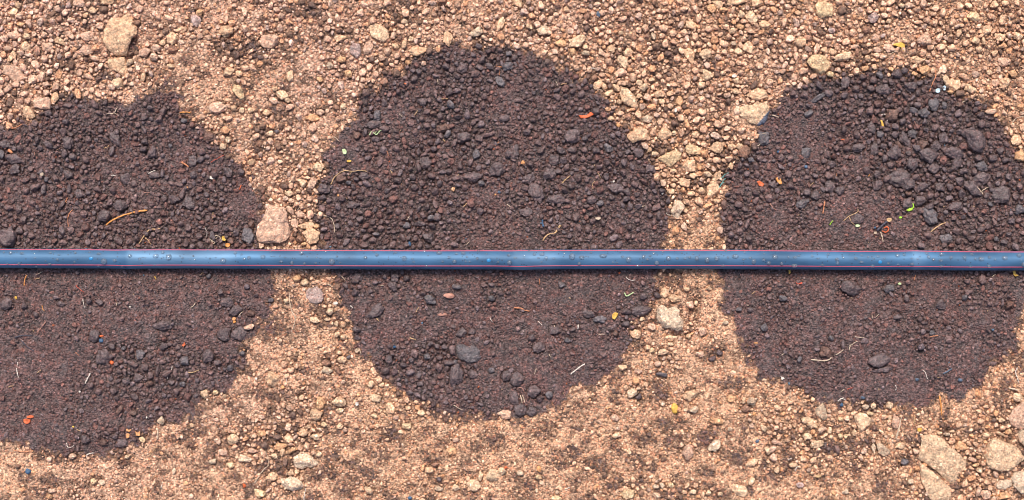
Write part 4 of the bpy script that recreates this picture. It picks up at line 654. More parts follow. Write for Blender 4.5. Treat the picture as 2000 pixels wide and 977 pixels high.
blob('pebble', 'small white pebble', 'white', 1293, 378, 5, 6); blob('pebble', 'small white pebble', 'white', 1198, 355, 5, 5)
line('rootlet', 'curled white rootlet', 'white', [(1311,414),(1303,413),(1303,419),(1311,421)], .9); line('straw', 'pale flat straw', 'white', [(1146,135),(1156,134),(1166,136)], 1.2)
line('hair_root', 'hair-thin pale root', 'pale', [(1085,160),(1090,170)], .9); line('hair_root', 'hair-thin pale root', 'straw', [(1095,166),(1107,164)], .8)
line('rootlet', 'orange-pink rootlet', 'pink', [(1398,191),(1410,196),(1427,198)], 1.2, .9, [[(1427,198),(1436,191)]]); scrap('flake', 'white flake', 'white', box(1319,216,5,9)); scrap('flake', 'white flake', 'white', box(1433,150,11,6))
line('straw', 'thin pink straw', 'pink', [(1464,110),(1480,100)], .9); blob('pebble', 'glassy dark blue chip', 'greyblue', 1168, 28, 8, 13, 10)
line('straw', 'pale straw', 'pale', [(1474,288),(1480,285),(1486,280)], 1.3); line('hair_root', 'hair-thin pale root', 'pale', [(1476,265),(1495,261)], .8); line('hair_root', 'hair-thin pale root', 'pale', [(1075,108),(1083,104),(1096,99)], .9)
line('rootlet', 'pale rootlet', 'pale', [(1165,175),(1178,178)], .8); line('hair_root', 'hair-thin pale root', 'pale', [(1047,215),(1052,219)], .7)
scrap('peel', '', 'yellow', [(1741,89),(1748,86),(1757,84),(1765,88),(1766,96),(1763,102),(1760,100),(1760,94),(1752,92)], 2.4, 5, label='orange-yellow dried peel on dry ground above the right wet ring')
line('straw', 'orange straw', 'rust', [(1814,180),(1820,164),(1826,150),(1827,138)], 1.2, 1.0, [[(1825,152),(1833,143)]]); line('rootlet', 'thin pink rootlet', 'pink', [(1823,115),(1829,123),(1836,135)], 1.)
scrap('flake', 'bluish white flake', 'bluewhite', box(1830,178,9,9)); scrap('flake', 'narrower bluish white flake', 'bluewhite', box(1843,173,6,10))
line('rootlet', 'hooked white rootlet', 'white', [(1720,230),(1722,224),(1730,225),(1732,236),(1734,246)], 1.); scrap('leaf_scrap', 'yellow-orange leaf scrap', 'yellow', [(1718,235),(1722,236),(1725,244),(1724,252),(1721,248)], 1.8, 3)
line('plastic_fibre', 'short magenta fibre', 'pink', [(1782,235),(1787,244)], 1.); line('straw', 'short pale straw', 'pale', [(1506,226),(1512,227),(1520,231)], 1.4); line('straw', 'short pale straw', 'pale', [(1878,201),(1886,197)], 1.2)
line('rootlet', 'curled white rootlet', 'white', [(1956,49),(1965,46),(1970,39),(1967,33)], 1.); line('rootlet', 'pale arching rootlet', 'pale', [(1974,241),(1984,231),(2001,227)], 1.1)
line('rootlet', 'pale tan rootlet', 'pale', [(1736,108),(1746,102),(1752,104)], .9)
scrap('leaf_scrap', '', 'green', [(1768,411),(1774,408),(1777,398),(1783,397),(1784,404),(1780,411),(1773,413)], 1.8, 4, label='lime green leaf shred in the middle of the right wet ring')
scrap('leaf_scrap', 'tiny green leaf scrap', 'green', box(1757,425,6,4)); line('sprout', 'tiny yellow-green sprout', 'green', [(1619,439),(1625,431)], 1.1)
line('straw', 'pale straw', 'pale', [(1904,363),(1911,371),(1918,380)], 1.1, 1.2, [[(1915,374),(1932,364)]]); line('straw', '', 'straw', [(1815,457),(1822,449),(1838,438),(1852,434)], 1.3, 1.5, label='slanting pale straw in the lower middle of the right wet ring')
line('straw', 'upright orange straw', 'rust', [(1605,418),(1607,406),(1609,394)], 1.5, 1.9); line('rootlet', 'branched pale rootlet', 'straw', [(1645,432),(1655,423),(1672,415),(1673,408)], 1.1, .8, [[(1656,424),(1660,434),(1668,440)]]); scrap('leaf_scrap', 'small green-yellow bud', 'palegreen', box(1673,441,9,5))
line('twig', '', 'dark', [(1711,451),(1722,440),(1731,433)], 3.0, 3.0, label='short dark bark twig with pale ends low in the right wet ring')
scrap('leaf_scrap', 'pale twig splinter', 'straw', box(1735,430,10,8)); line('peel', 'curled orange peel', 'redorange', [(1721,451),(1728,454),(1733,449),(1731,443),(1724,446)], 1.6, 1.4); line('straw', 'pale straw', 'pale', [(1718,453),(1721,463),(1723,473)], 1.6, 1.1); scrap('flake', 'pale flake', 'pale', box(1708,455,6,5))
line('rootlet', 'pale rootlet', 'pink', [(1502,397),(1508,406),(1516,411)], 1.); blob('pebble', 'blue pebble', 'blue', 1574, 326, 8, 7); blob('pebble', 'dark blue pebble', 'blue', 1519, 297, 7, 6); blob('pebble', 'small blue pebble', 'blue', 1708, 445, 5, 5)
line('rootlet', 'thin yellow rootlet', 'straw', [(1579,365),(1588,357)], .8); line('hair_root', 'hair-thin pale root', 'pale', [(1661,303),(1667,315)], .8); line('wood_chip', 'red-orange chip', 'redorange', [(1643,273),(1651,274)], 1.4)
line('straw', 'small orange straw', 'orange', [(1695,345),(1700,338)], 1.); line('straw', 'small orange straw', 'rust', [(1633,345),(1634,335)], 1.1)
# below the hose
line('straw', 'orange straw', 'orange', [(48,558),(49,548),(53,537)], 1.4, 1.); line('straw', 'thin pale straw', 'pale', [(71,537),(78,534),(85,530)], 1.); line('straw', 'thin tan straw', 'straw', [(70,546),(79,543)], .9)
line('straw', 'reddish straw', 'pink', [(74,649),(83,638),(91,628)], 1.5); line('twig', 'thin dark twig', 'dark', [(30,659),(45,655),(64,655)], 1.8, 1.2); line('twig', 'slanting thin dark twig', 'dark', [(42,665),(55,677),(68,685)], 1.2)
blob('plastic_chip', '', 'blue', 200, 665, 11, 11, 0, label='square blue plastic chip in the lower half of the left wet ring'); blob('grain', 'red berry', 'redorange', 219, 708, 9, 8); scrap('leaf_scrap', 'small red leaf scrap', 'redorange', [(357,674),(362,668),(364,673),(360,677)], 1.6, 3)
blob('seed', '', 'clay', 458, 623, 9, 8, label='two-lobed orange seed near the right rim of the left wet ring'); blob('grain', 'orange seed half', 'orange', 459, 629, 7, 6)
line('straw', 'thick white straw', 'white', [(168,749),(174,738),(179,728)], 1.6, 1.4); line('straw', 'bent white straw', 'white', [(34,718),(36,730),(39,741)], 1.3); line('rootlet', 'thin white rootlet', 'white', [(32,702),(36,709),(36,716)], .8)
line('straw', 'orange straw', 'straw', [(366,727),(378,727),(390,722)], 1.4); line('straw', 'short pale straw', 'pale', [(375,600),(380,597),(383,591)], 1.1); line('rootlet', 'thin white rootlet', 'white', [(329,740),(330,729),(337,721),(338,715)], .9)
line('rootlet', 'thin red rootlet', 'red', [(148,557),(156,564),(165,571)], .9); line('rootlet', 'thin white rootlet', 'white', [(163,583),(165,593),(167,602)], .9); blob('grain', 'yellow seed', 'yellow', 31, 582, 5, 7); blob('grain', 'small orange seed', 'redorange', 200, 656, 8, 4)
line('rootlet', 'thin orange rootlet', 'straw', [(392,537),(398,532),(405,525)], .8); line('straw', 'short pale straw', 'pale', [(468,616),(476,608)], 1.); line('rootlet', 'small orange rootlet', 'orange', [(83,597),(84,603),(88,608)], 1.); line('straw', 'small yellow straw', 'yellow', [(304,540),(307,546)], 1.2); line('straw', 'short white straw', 'pale', [(230,597),(232,590)], 1.)
line('straw', 'small tan straw', 'straw', [(75,728),(82,722)], .9); line('rootlet', 'small orange rootlet', 'rust', [(150,688),(156,694)], .8); line('straw', 'small yellow straw', 'straw', [(17,756),(28,753)], .9); blob('pebble', 'tiny white pebble', 'white', 256, 599, 4, 4); blob('pebble', 'tiny white pebble', 'white', 157, 764, 4, 4)
line('rootlet', '', 'pale', [(565,570),(567,590),(572,608),(578,622),(574,640)], 1.1, 1.0, [[(574,640),(570,645)],[(578,622),(581,612)]], label='long white root on dry ground below the hose, left of the flat stone')
line('rootlet', 'pale rootlet', 'pale', [(630,552),(645,557),(657,565)], 1.1); line('straw', 'short pale straw', 'pale', [(667,539),(675,548)], 1.1); line('straw', 'short white straw', 'white', [(685,597),(690,602)], 1.3); line('straw', 'short pale straw', 'pale', [(743,558),(750,558)], .9)
line('straw', 'yellowish straw', 'straw', [(813,610),(819,600)], .9); line('straw', 'tiny yellow straw', 'straw', [(736,622),(741,628)], 1.3); scrap('flake', 'whitish flake', 'white', box(656,592,10,6), 2)
blob('brick_chip', 'pinkish orange clay chip', 'pink', 877, 577, 24, 11, -5); blob('brick_chip', 'small pinkish clay chip', 'pink', 864, 614, 17, 7)
line('straw', 'orange straw', 'straw', [(800,660),(812,664)], 1.3); line('rootlet', 'white wavy rootlet', 'white', [(957,619),(958,624),(962,629)], .9); line('straw', 'white straw', 'pale', [(702,680),(706,692)], 1.); line('hair_root', 'hair-thin white root', 'pale', [(778,723),(782,735)], .9)
line('straw', 'pinkish straw', 'pink', [(527,695),(533,699),(541,700)], 1.2); line('rootlet', 'reddish curled rootlet', 'pink', [(958,748),(963,742),(971,743)], .8); blob('pebble', 'small blue pebble', 'blue', 771, 677, 7, 6); line('rootlet', 'white crooked rootlet', 'white', [(554,730),(561,738),(560,747)], .8)
line('straw', 'pale straw', 'pale', [(886,791),(894,796),(904,801)], 1.2); line('hair_root', 'hair-thin white root', 'pale', [(864,766),(868,765)], .9)
line('twig', '', 'rust', [(1004,601),(1015,602),(1026,606),(1035,608)], 1.7, 1.3, label='red-brown twig below the hose in the middle wet ring'); line('rootlet', 'white bent rootlet', 'white', [(1222,542),(1230,547),(1242,547)], .9)
line('sprout', '', 'palegreen', [(1219,572),(1223,578),(1230,575),(1238,571)], 1.5, 1.6, label='yellow-green sprout below the hose near the right rim of the middle ring'); scrap('leaf_scrap', 'yellow-orange leaf flake', 'yellow', [(1195,614),(1200,610),(1207,612),(1205,618),(1200,624),(1196,622)], 2.2, 4)
line('straw', 'short white straw', 'white', [(1129,634),(1128,643)], 1.6); line('hair_root', 'hair-thin white root', 'white', [(1051,628),(1059,636)], .9); line('hair_root', 'hair-thin white root', 'pale', [(1083,636),(1082,644)], .8); line('hair_root', 'hair-thin white root', 'pale', [(1072,692),(1076,698)], .9)
line('straw', '', 'white', [(1114,731),(1128,719),(1142,710)], 1.7, 1.5, label='thick white straw in the lower right of the middle wet ring'); line('rootlet', 'reddish rootlet', 'rust', [(1053,544),(1054,556)], 1.); line('straw', 'thin pale straw', 'pale', [(1169,653),(1180,653)], .9)
line('rootlet', 'thin white rootlet', 'pale', [(1047,719),(1043,731)], .8); line('rootlet', 'thin pink rootlet', 'pink', [(1085,727),(1090,732)], .9); line('rootlet', 'curled pinkish rootlet', 'pink', [(1013,756),(1020,758),(1024,766)], 1.)
line('straw', 'pale hollow straw stub', 'pale', [(1016,772),(1020,787)], 1.6); line('straw', 'second pale straw stub', 'pale', [(1020,771),(1025,786)], 1.1); blob('grain', 'red seed', 'redorange', 1210, 533, 5, 5); blob('grain', 'orange speck', 'clay', 1476, 670, 7, 5); line('straw', 'short tan straw', 'straw', [(1468,574),(1474,569)], 1.); line('hair_root', 'hair-thin pale root', 'pale', [(1456,595),(1461,597)], .8)
scrap('leaf_scrap', 'yellow leaf scrap', 'yellow', [(1539,528),(1543,527),(1543,533),(1540,535)], 1.8, 3); scrap('leaf_scrap', 'ragged yellow leaf scrap', 'yellow', [(1975,530),(1980,528),(1982,534),(1987,538),(1981,540),(1977,537)], 1.8, 4)
line('rootlet', 'white wavy rootlet', 'white', [(1800,722),(1805,727),(1808,736),(1812,741)], 1.); line('rootlet', 'white wavy rootlet', 'white', [(1986,717),(1982,727),(1985,738),(1989,748)], 1.2)
line('twig', '', 'pale', [(1583,702),(1600,704),(1615,703),(1622,698)], 1.4, 1.5, [[(1630,693),(1638,688),(1646,682)],[(1657,684),(1658,673)],[(1659,674),(1672,666)]], label='broken pale twig curving through the lower part of the right wet ring')
line('rootlet', 'thin pink rootlet', 'pale', [(1667,656),(1676,659),(1686,659)], .9); line('straw', 'thin orange straw', 'rust', [(1784,548),(1787,537)], 1.); line('straw', 'short pale straw', 'pale', [(1936,541),(1942,536)], 1.); line('straw', 'orange straw', 'rust', [(1814,658),(1830,655)], 1.3)
scrap('flake', 'white three-cornered flake', 'white', [(1523,734),(1531,738),(1525,742)], 2); line('hair_root', 'hair-thin white root', 'pale', [(1702,622),(1701,615)], .8); line('hair_root', 'hair-thin white root', 'pale', [(1708,620),(1715,613)], .8); line('twig', 'blue-grey twig', 'greyblue', [(1840,730),(1848,725),(1857,720)], 2.0); blob('pebble', 'small teal pebble', 'greyblue', 1790, 741, 8, 7); blob('pebble', 'small teal pebble', 'greyblue', 1874, 742, 8, 9)
scrap('leaf_scrap', 'dull red leaf scrap', 'red', box(1560,553,12,5)); line('straw', 'yellow straw', 'straw', [(1830,737),(1838,737)], 1.); scrap('leaf_scrap', 'small yellow-green leaf scrap', 'palegreen', box(1756,554,6,4)); line('hair_root', 'hair-thin pale root', 'pale', [(1524,694),(1532,690)], .8)
scrap('peel', '', 'redorange', [(47,819),(53,817),(60,820),(59,826),(53,828),(48,825)], 2.4, 5, [[0]] and 'cluster of orange-red dried scraps at the lower left in the left wet ring'); scrap('peel', 'small orange-red dried scrap', 'redorange', box(60,814,13,6), 2, 4)
scrap('leaf_scrap', 'orange flake', 'clay', box(254,839,9,6), 1.6, 3, label='upper left one of three orange flakes at the bottom rim of the left ring'); scrap('leaf_scrap', 'x', 'clay', box(252,850,7,10), 1.6, 3, label='lower left one of three orange flakes at the bottom rim of the left ring'); scrap('leaf_scrap', 'x', 'clay', [(267,841),(271,844),(276,841),(277,850),(268,850)], 1.6, 3, label='rightmost notched one of three orange flakes at the bottom rim of the left ring')
line('straw', 'upright white straw', 'pale', [(310,837),(309,857)], 1.8, 1.6); line('rootlet', 'curled white rootlet', 'white', [(171,892),(172,887),(178,885),(185,884)], 1.4); line('rootlet', 'thin white rootlet', 'white', [(132,864),(135,872),(142,872),(148,868)], .9)
blob('pebble', 'dark blue lump', 'blue', 57, 919, 14, 11, -20); line('rootlet', 'red-brown root', 'rust', [(30,879),(40,881),(50,882),(66,880)], 1.3); line('straw', 'thin pale straw', 'straw', [(293,890),(303,877),(312,866)], .9)
blob('grain', 'orange seed', 'redorange', 478, 947, 8, 9); line('hair_root', 'hair-thin white root', 'white', [(317,952),(320,943)], 1.); line('straw', 'pale straw', 'pale', [(242,970),(255,977)], 1.1); blob('grain', 'small yellow seed', 'yellow', 145, 833, 5, 4); line('straw', 'short tan straw', 'straw', [(152,838),(160,842)], 1.); blob('pebble', 'small white pebble', 'white', 157, 765, 4, 4); blob('pebble', 'tiny white pebble', 'white', 288, 815, 4, 5)
line('rootlet', 'white upright rootlet', 'white', [(594,977),(595,966),(598,953)], 1.1); line('rootlet', 'long thin pale rootlet', 'pale', [(498,943),(507,928),(518,914),(525,908),(524,895),(519,880)], 1.1, .7)
line('straw', 'pale rice-like straw', 'pale', [(738,869),(749,866)], 1.6); line('twig', 'short dark-edged twig', 'straw', [(700,811),(706,822)], 1.); blob('grain', 'red seed', 'redorange', 988, 912, 7, 5); blob('pebble', 'small blue pebble', 'blue', 800, 973, 9, 7); scrap('flake', 'white flake', 'white', box(698,788,7,8)); line('hair_root', 'hair-thin pale root', 'pale', [(535,846),(536,858)], .9); blob('pebble', 'small white pebble', 'white', 501, 740, 6, 7)
blob('clay_lump', '', 'yellow', 1317, 799, 13, 25, 0, label='bright orange upright clay lump on dry ground below the rings'); blob('clay_lump', 'orange clay lump', 'clay', 1053, 915, 10, 14, 30); blob('grain', 'small orange seed', 'clay', 554, 756, 8, 8)
line('straw', 'short white straw', 'white', [(1104,955),(1108,953),(1113,951)], 1.); line('rootlet', 'thin brown rootlet', 'brown', [(1347,816),(1358,809),(1375,805)], 1.1); line('twig', 'short dark twig', 'brown', [(1198,803),(1209,814)], 1.4); blob('pebble', 'blue-grey chip', 'greyblue', 1478, 861, 9, 7, 20)
line('wood_splinter', '', 'pale', [(1749,856),(1753,840),(1760,812)], 2.8, .9, label='long pale wood splinter below the right wet ring'); line('straw', 'upright thin straw', 'straw', [(1786,829),(1785,810)], 1.4); line('wood_chip', 'upright orange stick', 'orange', [(1834,773),(1836,790),(1838,812)], 2.4, .9)
line('rootlet', 'forked white rootlet', 'white', [(1635,783),(1642,778),(1650,781)], 1.2, .8, [[(1642,778),(1646,776)]]); line('straw', 'short pale straw', 'pale', [(1641,765),(1647,760)], 1.2); line('rootlet', 'thin red rootlet', 'red', [(1652,760),(1665,757)], .9); scrap('leaf_scrap', 'yellow leaf flake', 'yellow', box(1795,839,8,8)); line('straw', 'thin tan straw', 'straw', [(1790,829),(1800,825),(1805,828)], 1.)
line('rootlet', 'curled white rootlet', 'white', [(1552,920),(1555,913),(1562,909)], 1.1); line('straw', 'short white straw', 'white', [(1538,898),(1546,894)], 1.); scrap('flake', 'yellow-white flake', 'straw', box(1598,930,12,6)); line('rootlet', 'thin orange root', 'orange', [(1930,968),(1940,966),(1952,967)], 1.); line('wood_chip', 'pale wood chip', 'pale', [(1969,758),(1986,762)], 2.2, 1.8)
blob('pebble', 'teal-blue pebble', 'greyblue', 1684, 776, 9, 9); blob('pebble', 'teal-blue pebble', 'blue', 1643, 790, 9, 8); line('rootlet', 'white hooked rootlet', 'white', [(1747,752),(1749,757),(1747,762)], 1.); line('hair_root', 'hair-thin pale root', 'pale', [(1540,778),(1543,765)], .8)
blob('pebble', 'small orange pebble', 'clay', 1472, 808, 7, 6)
auto = [i for i, L_ in enumerate(LIT) if not L_[8]]
names = place_all([(LIT[i][1], *(np.mean(LIT[i][4], axis=0))) for i in auto])
names = dict(zip(auto, names))
CATN = {'hair_root': 'root', 'rootlet': 'root', 'grain': 'seed', 'leaf_scrap': 'leaf scrap', 'wood_chip': 'wood chip', 'plastic_bit': 'plastic bit', 'plastic_chip': 'plastic chip', 'plastic_fibre': 'plastic fibres', 'dry_stem': 'stem', 'brick_chip': 'clay chip', 'clay_lump': 'clay lump', 'wood_splinter': 'splinter'}
for i, (kind, look, colr, typ, P, a, b, extra, lab, zo, cat) in enumerate(LIT):
    if typ == 'line':
        a *= .78; b *= .78
        V, F = tube(P, a, b, zo, i)
    elif typ == 'scrap':
        V, F = flake(P, a, b, i)
    else:
        x0, y0 = P[0]; v, f = lump(2, 400+i, 12, .55, .85, .14)
        if colr in ('blue', 'greyblue') and 'square' in (lab or ''):
            v = np.sign(v)*np.abs(v)**.55*.72
        an = R(extra if isinstance(extra, (int, float)) else 0); hz = .42*min(a, b)
        v = v*np.array([a/2, b/2, hz])*1.08
        V = np.stack([v[:, 0]*math.cos(an)-v[:, 1]*math.sin(an)+x0-1000, v[:, 0]*math.sin(an)+v[:, 1]*math.cos(an)+488.5-y0, v[:, 2]+clod_z(x0, y0)+hz*.5+1], 1); F = f.tolist()
    V, c = centre(V)
    k = 'seed' if kind == 'grain' else kind
    o = build(k, V*S, [tuple(q) for q in F], MATS[colr], loc=tuple(c*S))
    if typ == 'line':
        for n_, Q in enumerate(extra):            # every side shoot is a part of its own
            Vb, Fb = tube(Q, b*.9, b*.6, zo, i+n_*31+7)
            build({'sprout': 'leaf', 'twig': 'twig_piece', 'plastic_fibre': 'strand', 'straw': 'prong'}.get(kind, 'side_root'), (np.array(Vb)-c)*S, [tuple(q) for q in Fb], MATS[colr], parent=o)
    tag(o, lab or names[i], CATN.get(kind, kind.replace('_', ' ')), {'root': 'roots and rootlets in the soil', 'straw': 'bits of straw on the soil', 'seed': 'seeds and specks on the soil', 'pebble': 'coloured pebbles on the soil', 'leaf scrap': 'leaf scraps on the soil'}.get(CATN.get(kind, kind)))

# ------------------------------------------------------------------ the drip hose
HR = 18.9; HZ = HR-1.2
def emit(x):                                       # slight swelling where a dripper sits inside
    s = 0
    for c in (255, 1018, 1780): s = s+np.exp(-((x-c)/14.)**2)*.55+np.exp(-((x-c-45)/55.)**4)*.25
    return s
hx = np.concatenate([np.arange(-9000, -60, 60), np.arange(-60, 2060, 4), np.arange(2060, 11000, 60)]).astype(float)
hyc = yc(hx); hr = HR+emit(hx)+.25*(vn2(hx/60, hx*0, 4)-.5)
NS = 48
hz_ = HZ+.5*(vn2(hx/240, hx*0+3, 6)-.5)
A = np.arange(NS)*2*math.pi/NS
RR = hr[:, None]*np.ones(NS)
V = np.stack([np.repeat(hx[:, None]-1000, NS, 1), (488.5-hyc)[:, None]+RR*np.sin(A)[None], hz_[:, None]+RR*np.cos(A)[None]], -1).reshape(-1, 3)*S
nI = len(hx); ii = np.arange(nI-1)[:, None]; kk = np.arange(NS)[None]; kn = (kk+1) % NS
F = np.stack([ii*NS+kk, (ii+1)*NS+kk, (ii+1)*NS+kn, ii*NS+kn], -1).reshape(-1, 4)[:, ::-1]
M_hose, t, b = newmat('hose_plastic'); Nn = t.nodes.new; L = t.links.new
geo = Nn('ShaderNodeNewGeometry'); mp = Nn('ShaderNodeMapping'); mp.inputs['Scale'].default_value = (.35, 1, 1); L(geo.outputs['Position'], mp.inputs[0])
n1 = Nn('ShaderNodeTexNoise'); n1.inputs['Scale'].default_value = 60; n1.inputs['Detail'].default_value = 5; L(mp.outputs[0], n1.inputs['Vector'])
n2 = Nn('ShaderNodeTexNoise'); n2.inputs['Scale'].default_value = 1500; n2.inputs['Detail'].default_value = 2; L(geo.outputs['Position'], n2.inputs['Vector'])
at = Nn('ShaderNodeAttribute'); at.attribute_name = 'Col'
rp = Nn('ShaderNodeValToRGB'); rp.color_ramp.elements[0].position = .3; rp.color_ramp.elements[1].position = .75
rp.color_ramp.elements[0].color = (.6, .6, .62, 1); rp.color_ramp.elements[1].color = (1.3, 1.3, 1.28, 1); L(n1.outputs[0], rp.inputs[0])
mx = Nn('ShaderNodeMix'); mx.data_type = 'RGBA'; mx.blend_type = 'MULTIPLY'; mx.inputs[0].default_value = 1; L(at.outputs['Color'], mx.inputs[6]); L(rp.outputs[0], mx.inputs[7])
vo = Nn('ShaderNodeTexVoronoi'); vo.inputs['Scale'].default_value = 420; L(geo.outputs['Position'], vo.inputs['Vector'])
sp = Nn('ShaderNodeSeparateColor'); L(vo.outputs['Color'], sp.inputs[0]); m1 = Nn('ShaderNodeMath'); m1.operation = 'GREATER_THAN'; m1.inputs[1].default_value = .86; L(sp.outputs[0], m1.inputs[0])
m2 = Nn('ShaderNodeMath'); m2.operation = 'LESS_THAN'; m2.inputs[1].default_value = .32; L(vo.outputs['Distance'], m2.inputs[0]); m3 = Nn('ShaderNodeMath'); m3.operation = 'MULTIPLY'; L(m1.outputs[0], m3.inputs[0]); L(m2.outputs[0], m3.inputs[1])
m4 = Nn('ShaderNodeMath'); m4.operation = 'MULTIPLY'; m4.inputs[1].default_value = .55; L(m3.outputs[0], m4.inputs[0])
dm = Nn('ShaderNodeMix'); dm.data_type = 'RGBA'; dm.inputs[7].default_value = (.035, .035, .045, 1); L(m4.outputs[0], dm.inputs[0]); L(mx.outputs[2], dm.inputs[6])
L(dm.outputs[2], b.inputs['Base Color']); b.inputs['Roughness'].default_value = .5; b.inputs['Metallic'].default_value = .2
b.inputs['Specular IOR Level'].default_value = .25
bp = Nn('ShaderNodeBump'); bp.inputs['Distance'].default_value = .00008; L(n2.outputs[0], bp.inputs['Height']); L(bp.outputs[0], b.inputs['Normal'])
# paler sky reflection painted on the lengths over the drippers
sheen = np.zeros(nI)
for a0, a1, s in ((253, 470, .9), (1000, 1090, .7), (1772, 1800, 1.), (560, 700, .2), (1130, 1260, .15), (1330, 1460, .2)):
    sheen = np.maximum(sheen, s*np.clip((hx-a0)/6, 0, 1)*np.clip((a1+5-hx)/25, 0, 1))
sky_blue = np.array([.056, .134, .236]); sky_sheen = np.array([.098, .190, .300])  # black hose: the blue sky reflection is put into its base colour
cols = (sky_blue[None]*(1-sheen[:, None])+sky_sheen[None]*sheen[:, None]); cols = np.repeat(cols, NS, 0)
hose = bpy.data.objects.new('drip_hose', None); sc.collection.objects.link(hose); hose.location = (0, (488.5-float(yc(1000)))*S, 0); hose.empty_display_size = .02
tag(hose, 'sky-tinted black drip irrigation hose with two red stripes, beaded with water, across the ground', 'hose')
hoff = np.array(hose.location)
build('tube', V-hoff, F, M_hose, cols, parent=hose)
M_str, t, b = newmat('stripe_red'); b.inputs['Base Color'].default_value = (.58, .085, .13, 1); b.inputs['Roughness'].default_value = .4
for ang, th in ((64.5, 1.4), (-40.5, 1.0)):
    cy = (488.5-hyc)+(hr+.12)*math.sin(R(ang)); cz = hz_+(hr+.12)*math.cos(R(ang)); K = 8; B_ = np.arange(K)*2*math.pi/K
    ty, tz = math.cos(R(ang)), -math.sin(R(ang)); ny_, nz_ = math.sin(R(ang)), math.cos(R(ang))
    V = np.stack([np.repeat(hx[:, None]-1000, K, 1), cy[:, None]+th*np.cos(B_)*ty+.45*np.sin(B_)*ny_, cz[:, None]+th*np.cos(B_)*tz+.45*np.sin(B_)*nz_], -1).reshape(-1, 3)*S
    kk = np.arange(K)[None]; kn = (kk+1) % K
    F = np.stack([ii*K+kk, (ii+1)*K+kk, (ii+1)*K+kn, ii*K+kn], -1).reshape(-1, 4)
    tag(build('stripe', V-hoff, F, M_str, parent=hose), 'upper red stripe' if ang > 0 else 'lower red stripe')
M_hole, t, b = newmat('dripper_hole'); b.inputs['Base Color'].default_value = (.03, .2, .42, 1); b.inputs['Roughness'].default_value = .2
def hose_pt(px, py, extra=0.):
    c = float(yc(px)); r = float(np.interp(px, hx, hr)); z0 = float(np.interp(px, hx, hz_)); dy = max(-r*.97, min(r*.97, c-py))
    nz = math.sqrt(max(0, 1-(dy/r)**2)); nyy = dy/r
    return np.array([px-1000, 488.5-c+(r+extra)*nyy, z0+(r+extra)*nz]), nyy, nz
def dome(px, py, d, hgt, n=1, seed=0, ax=1.):
    v, f = ICO[n]; v = v.copy(); rs = np.random.RandomState(seed)
    v[:, 0] *= d/2*ax; v[:, 1] *= d/2/ax; v[:, 2] *= hgt; v *= 1+.06*rs.normal(size=3)
    p, ny_, nz_ = hose_pt(px, py); v[:, 2] -= hgt*.12
    y_ = v[:, 1]*nz_+v[:, 2]*ny_; z_ = -v[:, 1]*ny_+v[:, 2]*nz_
    return np.stack([v[:, 0], y_, z_], 1)*S, f, p*S
for hxx, hyy in ((187, 505), (955, 508.5), (1711, 512)):
    v, f, p = dome(hxx, hyy, 7, 1.2, 2)
    build('dripper_outlet', v, f, M_hole, parent=hose, loc=tuple(p-hoff))
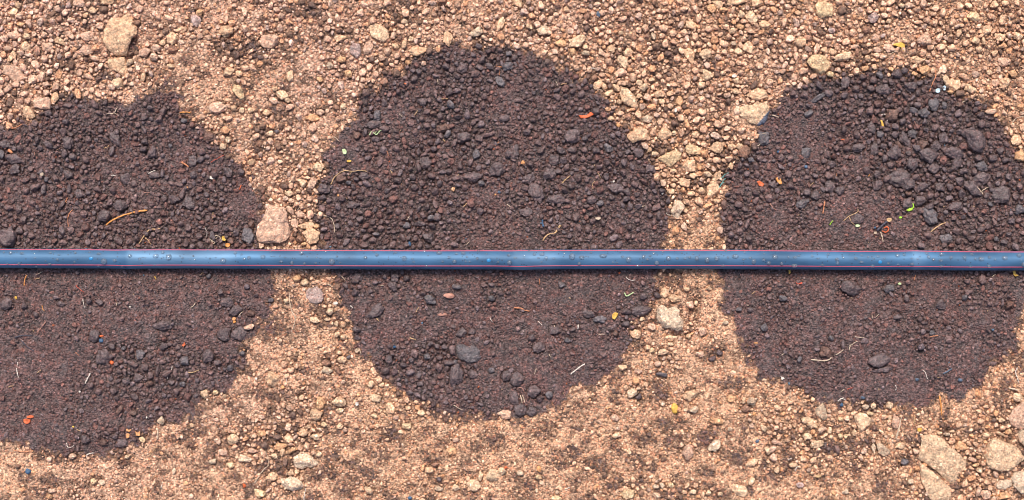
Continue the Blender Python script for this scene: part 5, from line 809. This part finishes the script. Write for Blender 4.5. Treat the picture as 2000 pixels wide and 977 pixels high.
DROPS = """31,494,6 53,495,6 79,503.5,4 108,494,5 122,507,5 125,498,4 156,494,5 202,496,6 212,511,10 233,509,6 183,493,4 155,512,4 77,495,3 43,493,3 262,500,6 281,506,5 292,504,3 287,503,3 312,500,8 325,493,6 337,502,10 326,503,3 359,500,3 364,504,4 379,507,3 384,500,3 388,507,3 417,505,3 428,503,3 442,509,9 465,494,6 478,497,4 492,504,6 483,506,5 99,510,3 115,492,3 18,493,4 25,515.5,4 47,515,5 106,516,5 200,520,4 411,488,5 268,487,4 174,486,5 246,521,4 79,521,4 140,489,3 310,518,4
519,502,8 593,494,9 652,511,11 640,492,4 554,511,5 575,514,6 562,503,3 535,500,3 540,501,3 623,503,3 630,505,3 668,513,4 662,501,4 717,503,6 739,498,6 733,493,4 775,494,5 792,505,9 808,506,4 810,512,4 859,494,9 878,503,5 866,511,4 889,511,7 893,496,5 906,495,7 911,511,4 918,511,4 913,502,4 933,505,5 951,496,4 935,491,6 973,512,4 994,499,6 995,513,8 711,489,5 767,490,5 831,491,5 835,520,5 978,490,4 533,491,4 599,515,5 621,514,4
1006,504,5 1024,500,3 1043,497,5 1058,497,7 1066,504,6 1051,504,4 1057,512,4 1081,505,4 1023,505,3 1116,501,11 1135,503,7 1101,495,4 1130,515,6 1153,494,4 1147,502,3 1176,500,9 1214,502,5 1225,507,10 1254,502,6 1262,507,5 1267,500,4 1274,495,5 1280,514,8 1302,504.5,8 1319,505,5 1334,505,5 1343,503,5 1350,496,4 1357,505,7 1377,508,8 1395,505,8 1431,501,9 1417,503,4 1447,507,4 1460,504,5 1467,511,8 1486,508,5 1487,496,4 1496,514,7 1033,491,5 1292,492,5 1414,490.5,5 1450,493,5 1243,519,5 1408,519,6 1328,494,4 1195,512,3 1203,513,3
1508,502,8 1534,502,4 1547,503,6 1554,500,4 1580,500,5 1521,515,6 1546,519,9 1591,505,4 1600,518,5 1611,497,5 1628,507,7 1629,514,6 1640,504,3 1664,505,6 1675,512,6 1676,499,4 1688,502,4 1698,505,3 1707,501,5 1697,520,6 1719,505,4 1727,515,5 1745,499,7 1758,498,5 1746,517,4 1772,505,4 1783,506,4 1773,516,6 1788,501,3 1802,495,6 1805,502,6 1814,507,6 1830,497,7 1828,509,6 1848,503,6 1830,520,5 1874,503,7 1895,506,5 1889,497,5 1906,506,9 1922,503,5 1933,507,4 1952,504,9 1980,499,8 1990,517,10 1982,508,3 1922,520,7 1886,521,5"""
DROPS = [tuple(float(q) for q in tk.split(',')) for tk in DROPS.split()]
M_drop, t, b = newmat('water'); b.inputs['Base Color'].default_value = (.75, .80, .84, 1); b.inputs['Roughness'].default_value = .04; b.inputs['Transmission Weight'].default_value = .9; b.inputs['IOR'].default_value = 1.33
JN = [(187, 'the left outlet'), (955, 'the middle outlet'), (1711, 'the right outlet')]
def drop_look(x, y, d):
    s = 'large' if d >= 8 else 'medium' if d >= 5 else 'tiny'
    o_ = y-float(yc(x)); row = 'by upper stripe' if o_ < -8 else 'by lower stripe' if o_ > 7 else 'on the crest'
    jx, jn = min(JN, key=lambda j: abs(j[0]-x)); n = max(1, round(abs(x-jx)/19))
    t_ = ('half a hose width' if n == 1 else (str(n/2).rstrip('0').rstrip('.')+' hose widths' if n > 2 else 'one hose width'))
    return s+' drop '+row+', '+t_+(' left of ' if x < jx else ' right of ')+jn
dl = [drop_look(*q) for q in DROPS]; seen = {}
rd = random.Random(3)
for i, (x_, y_, d_) in enumerate(DROPS):
    lb = dl[i]; same = [k for k in range(len(dl)) if dl[k] == lb]
    if len(same) > 1:
        same.sort(key=lambda k: DROPS[k][0]); lb = ['left', 'right', 'far right', 'rightmost'][same.index(i)]+' twin '+lb
        lb = lb.replace(' water drop', ' drop')
    v, f, p = dome(x_, y_, d_*1.2, d_*.5, 2 if d_ > 4 else 1, i, rd.choice((1, 1, 1.08, .92, 1.2)))
    o = build('water_drop', v, f, M_drop, loc=tuple(p)); tag(o, lb, 'water drop', 'water drops on the hose')
print('things', len(sc.objects))
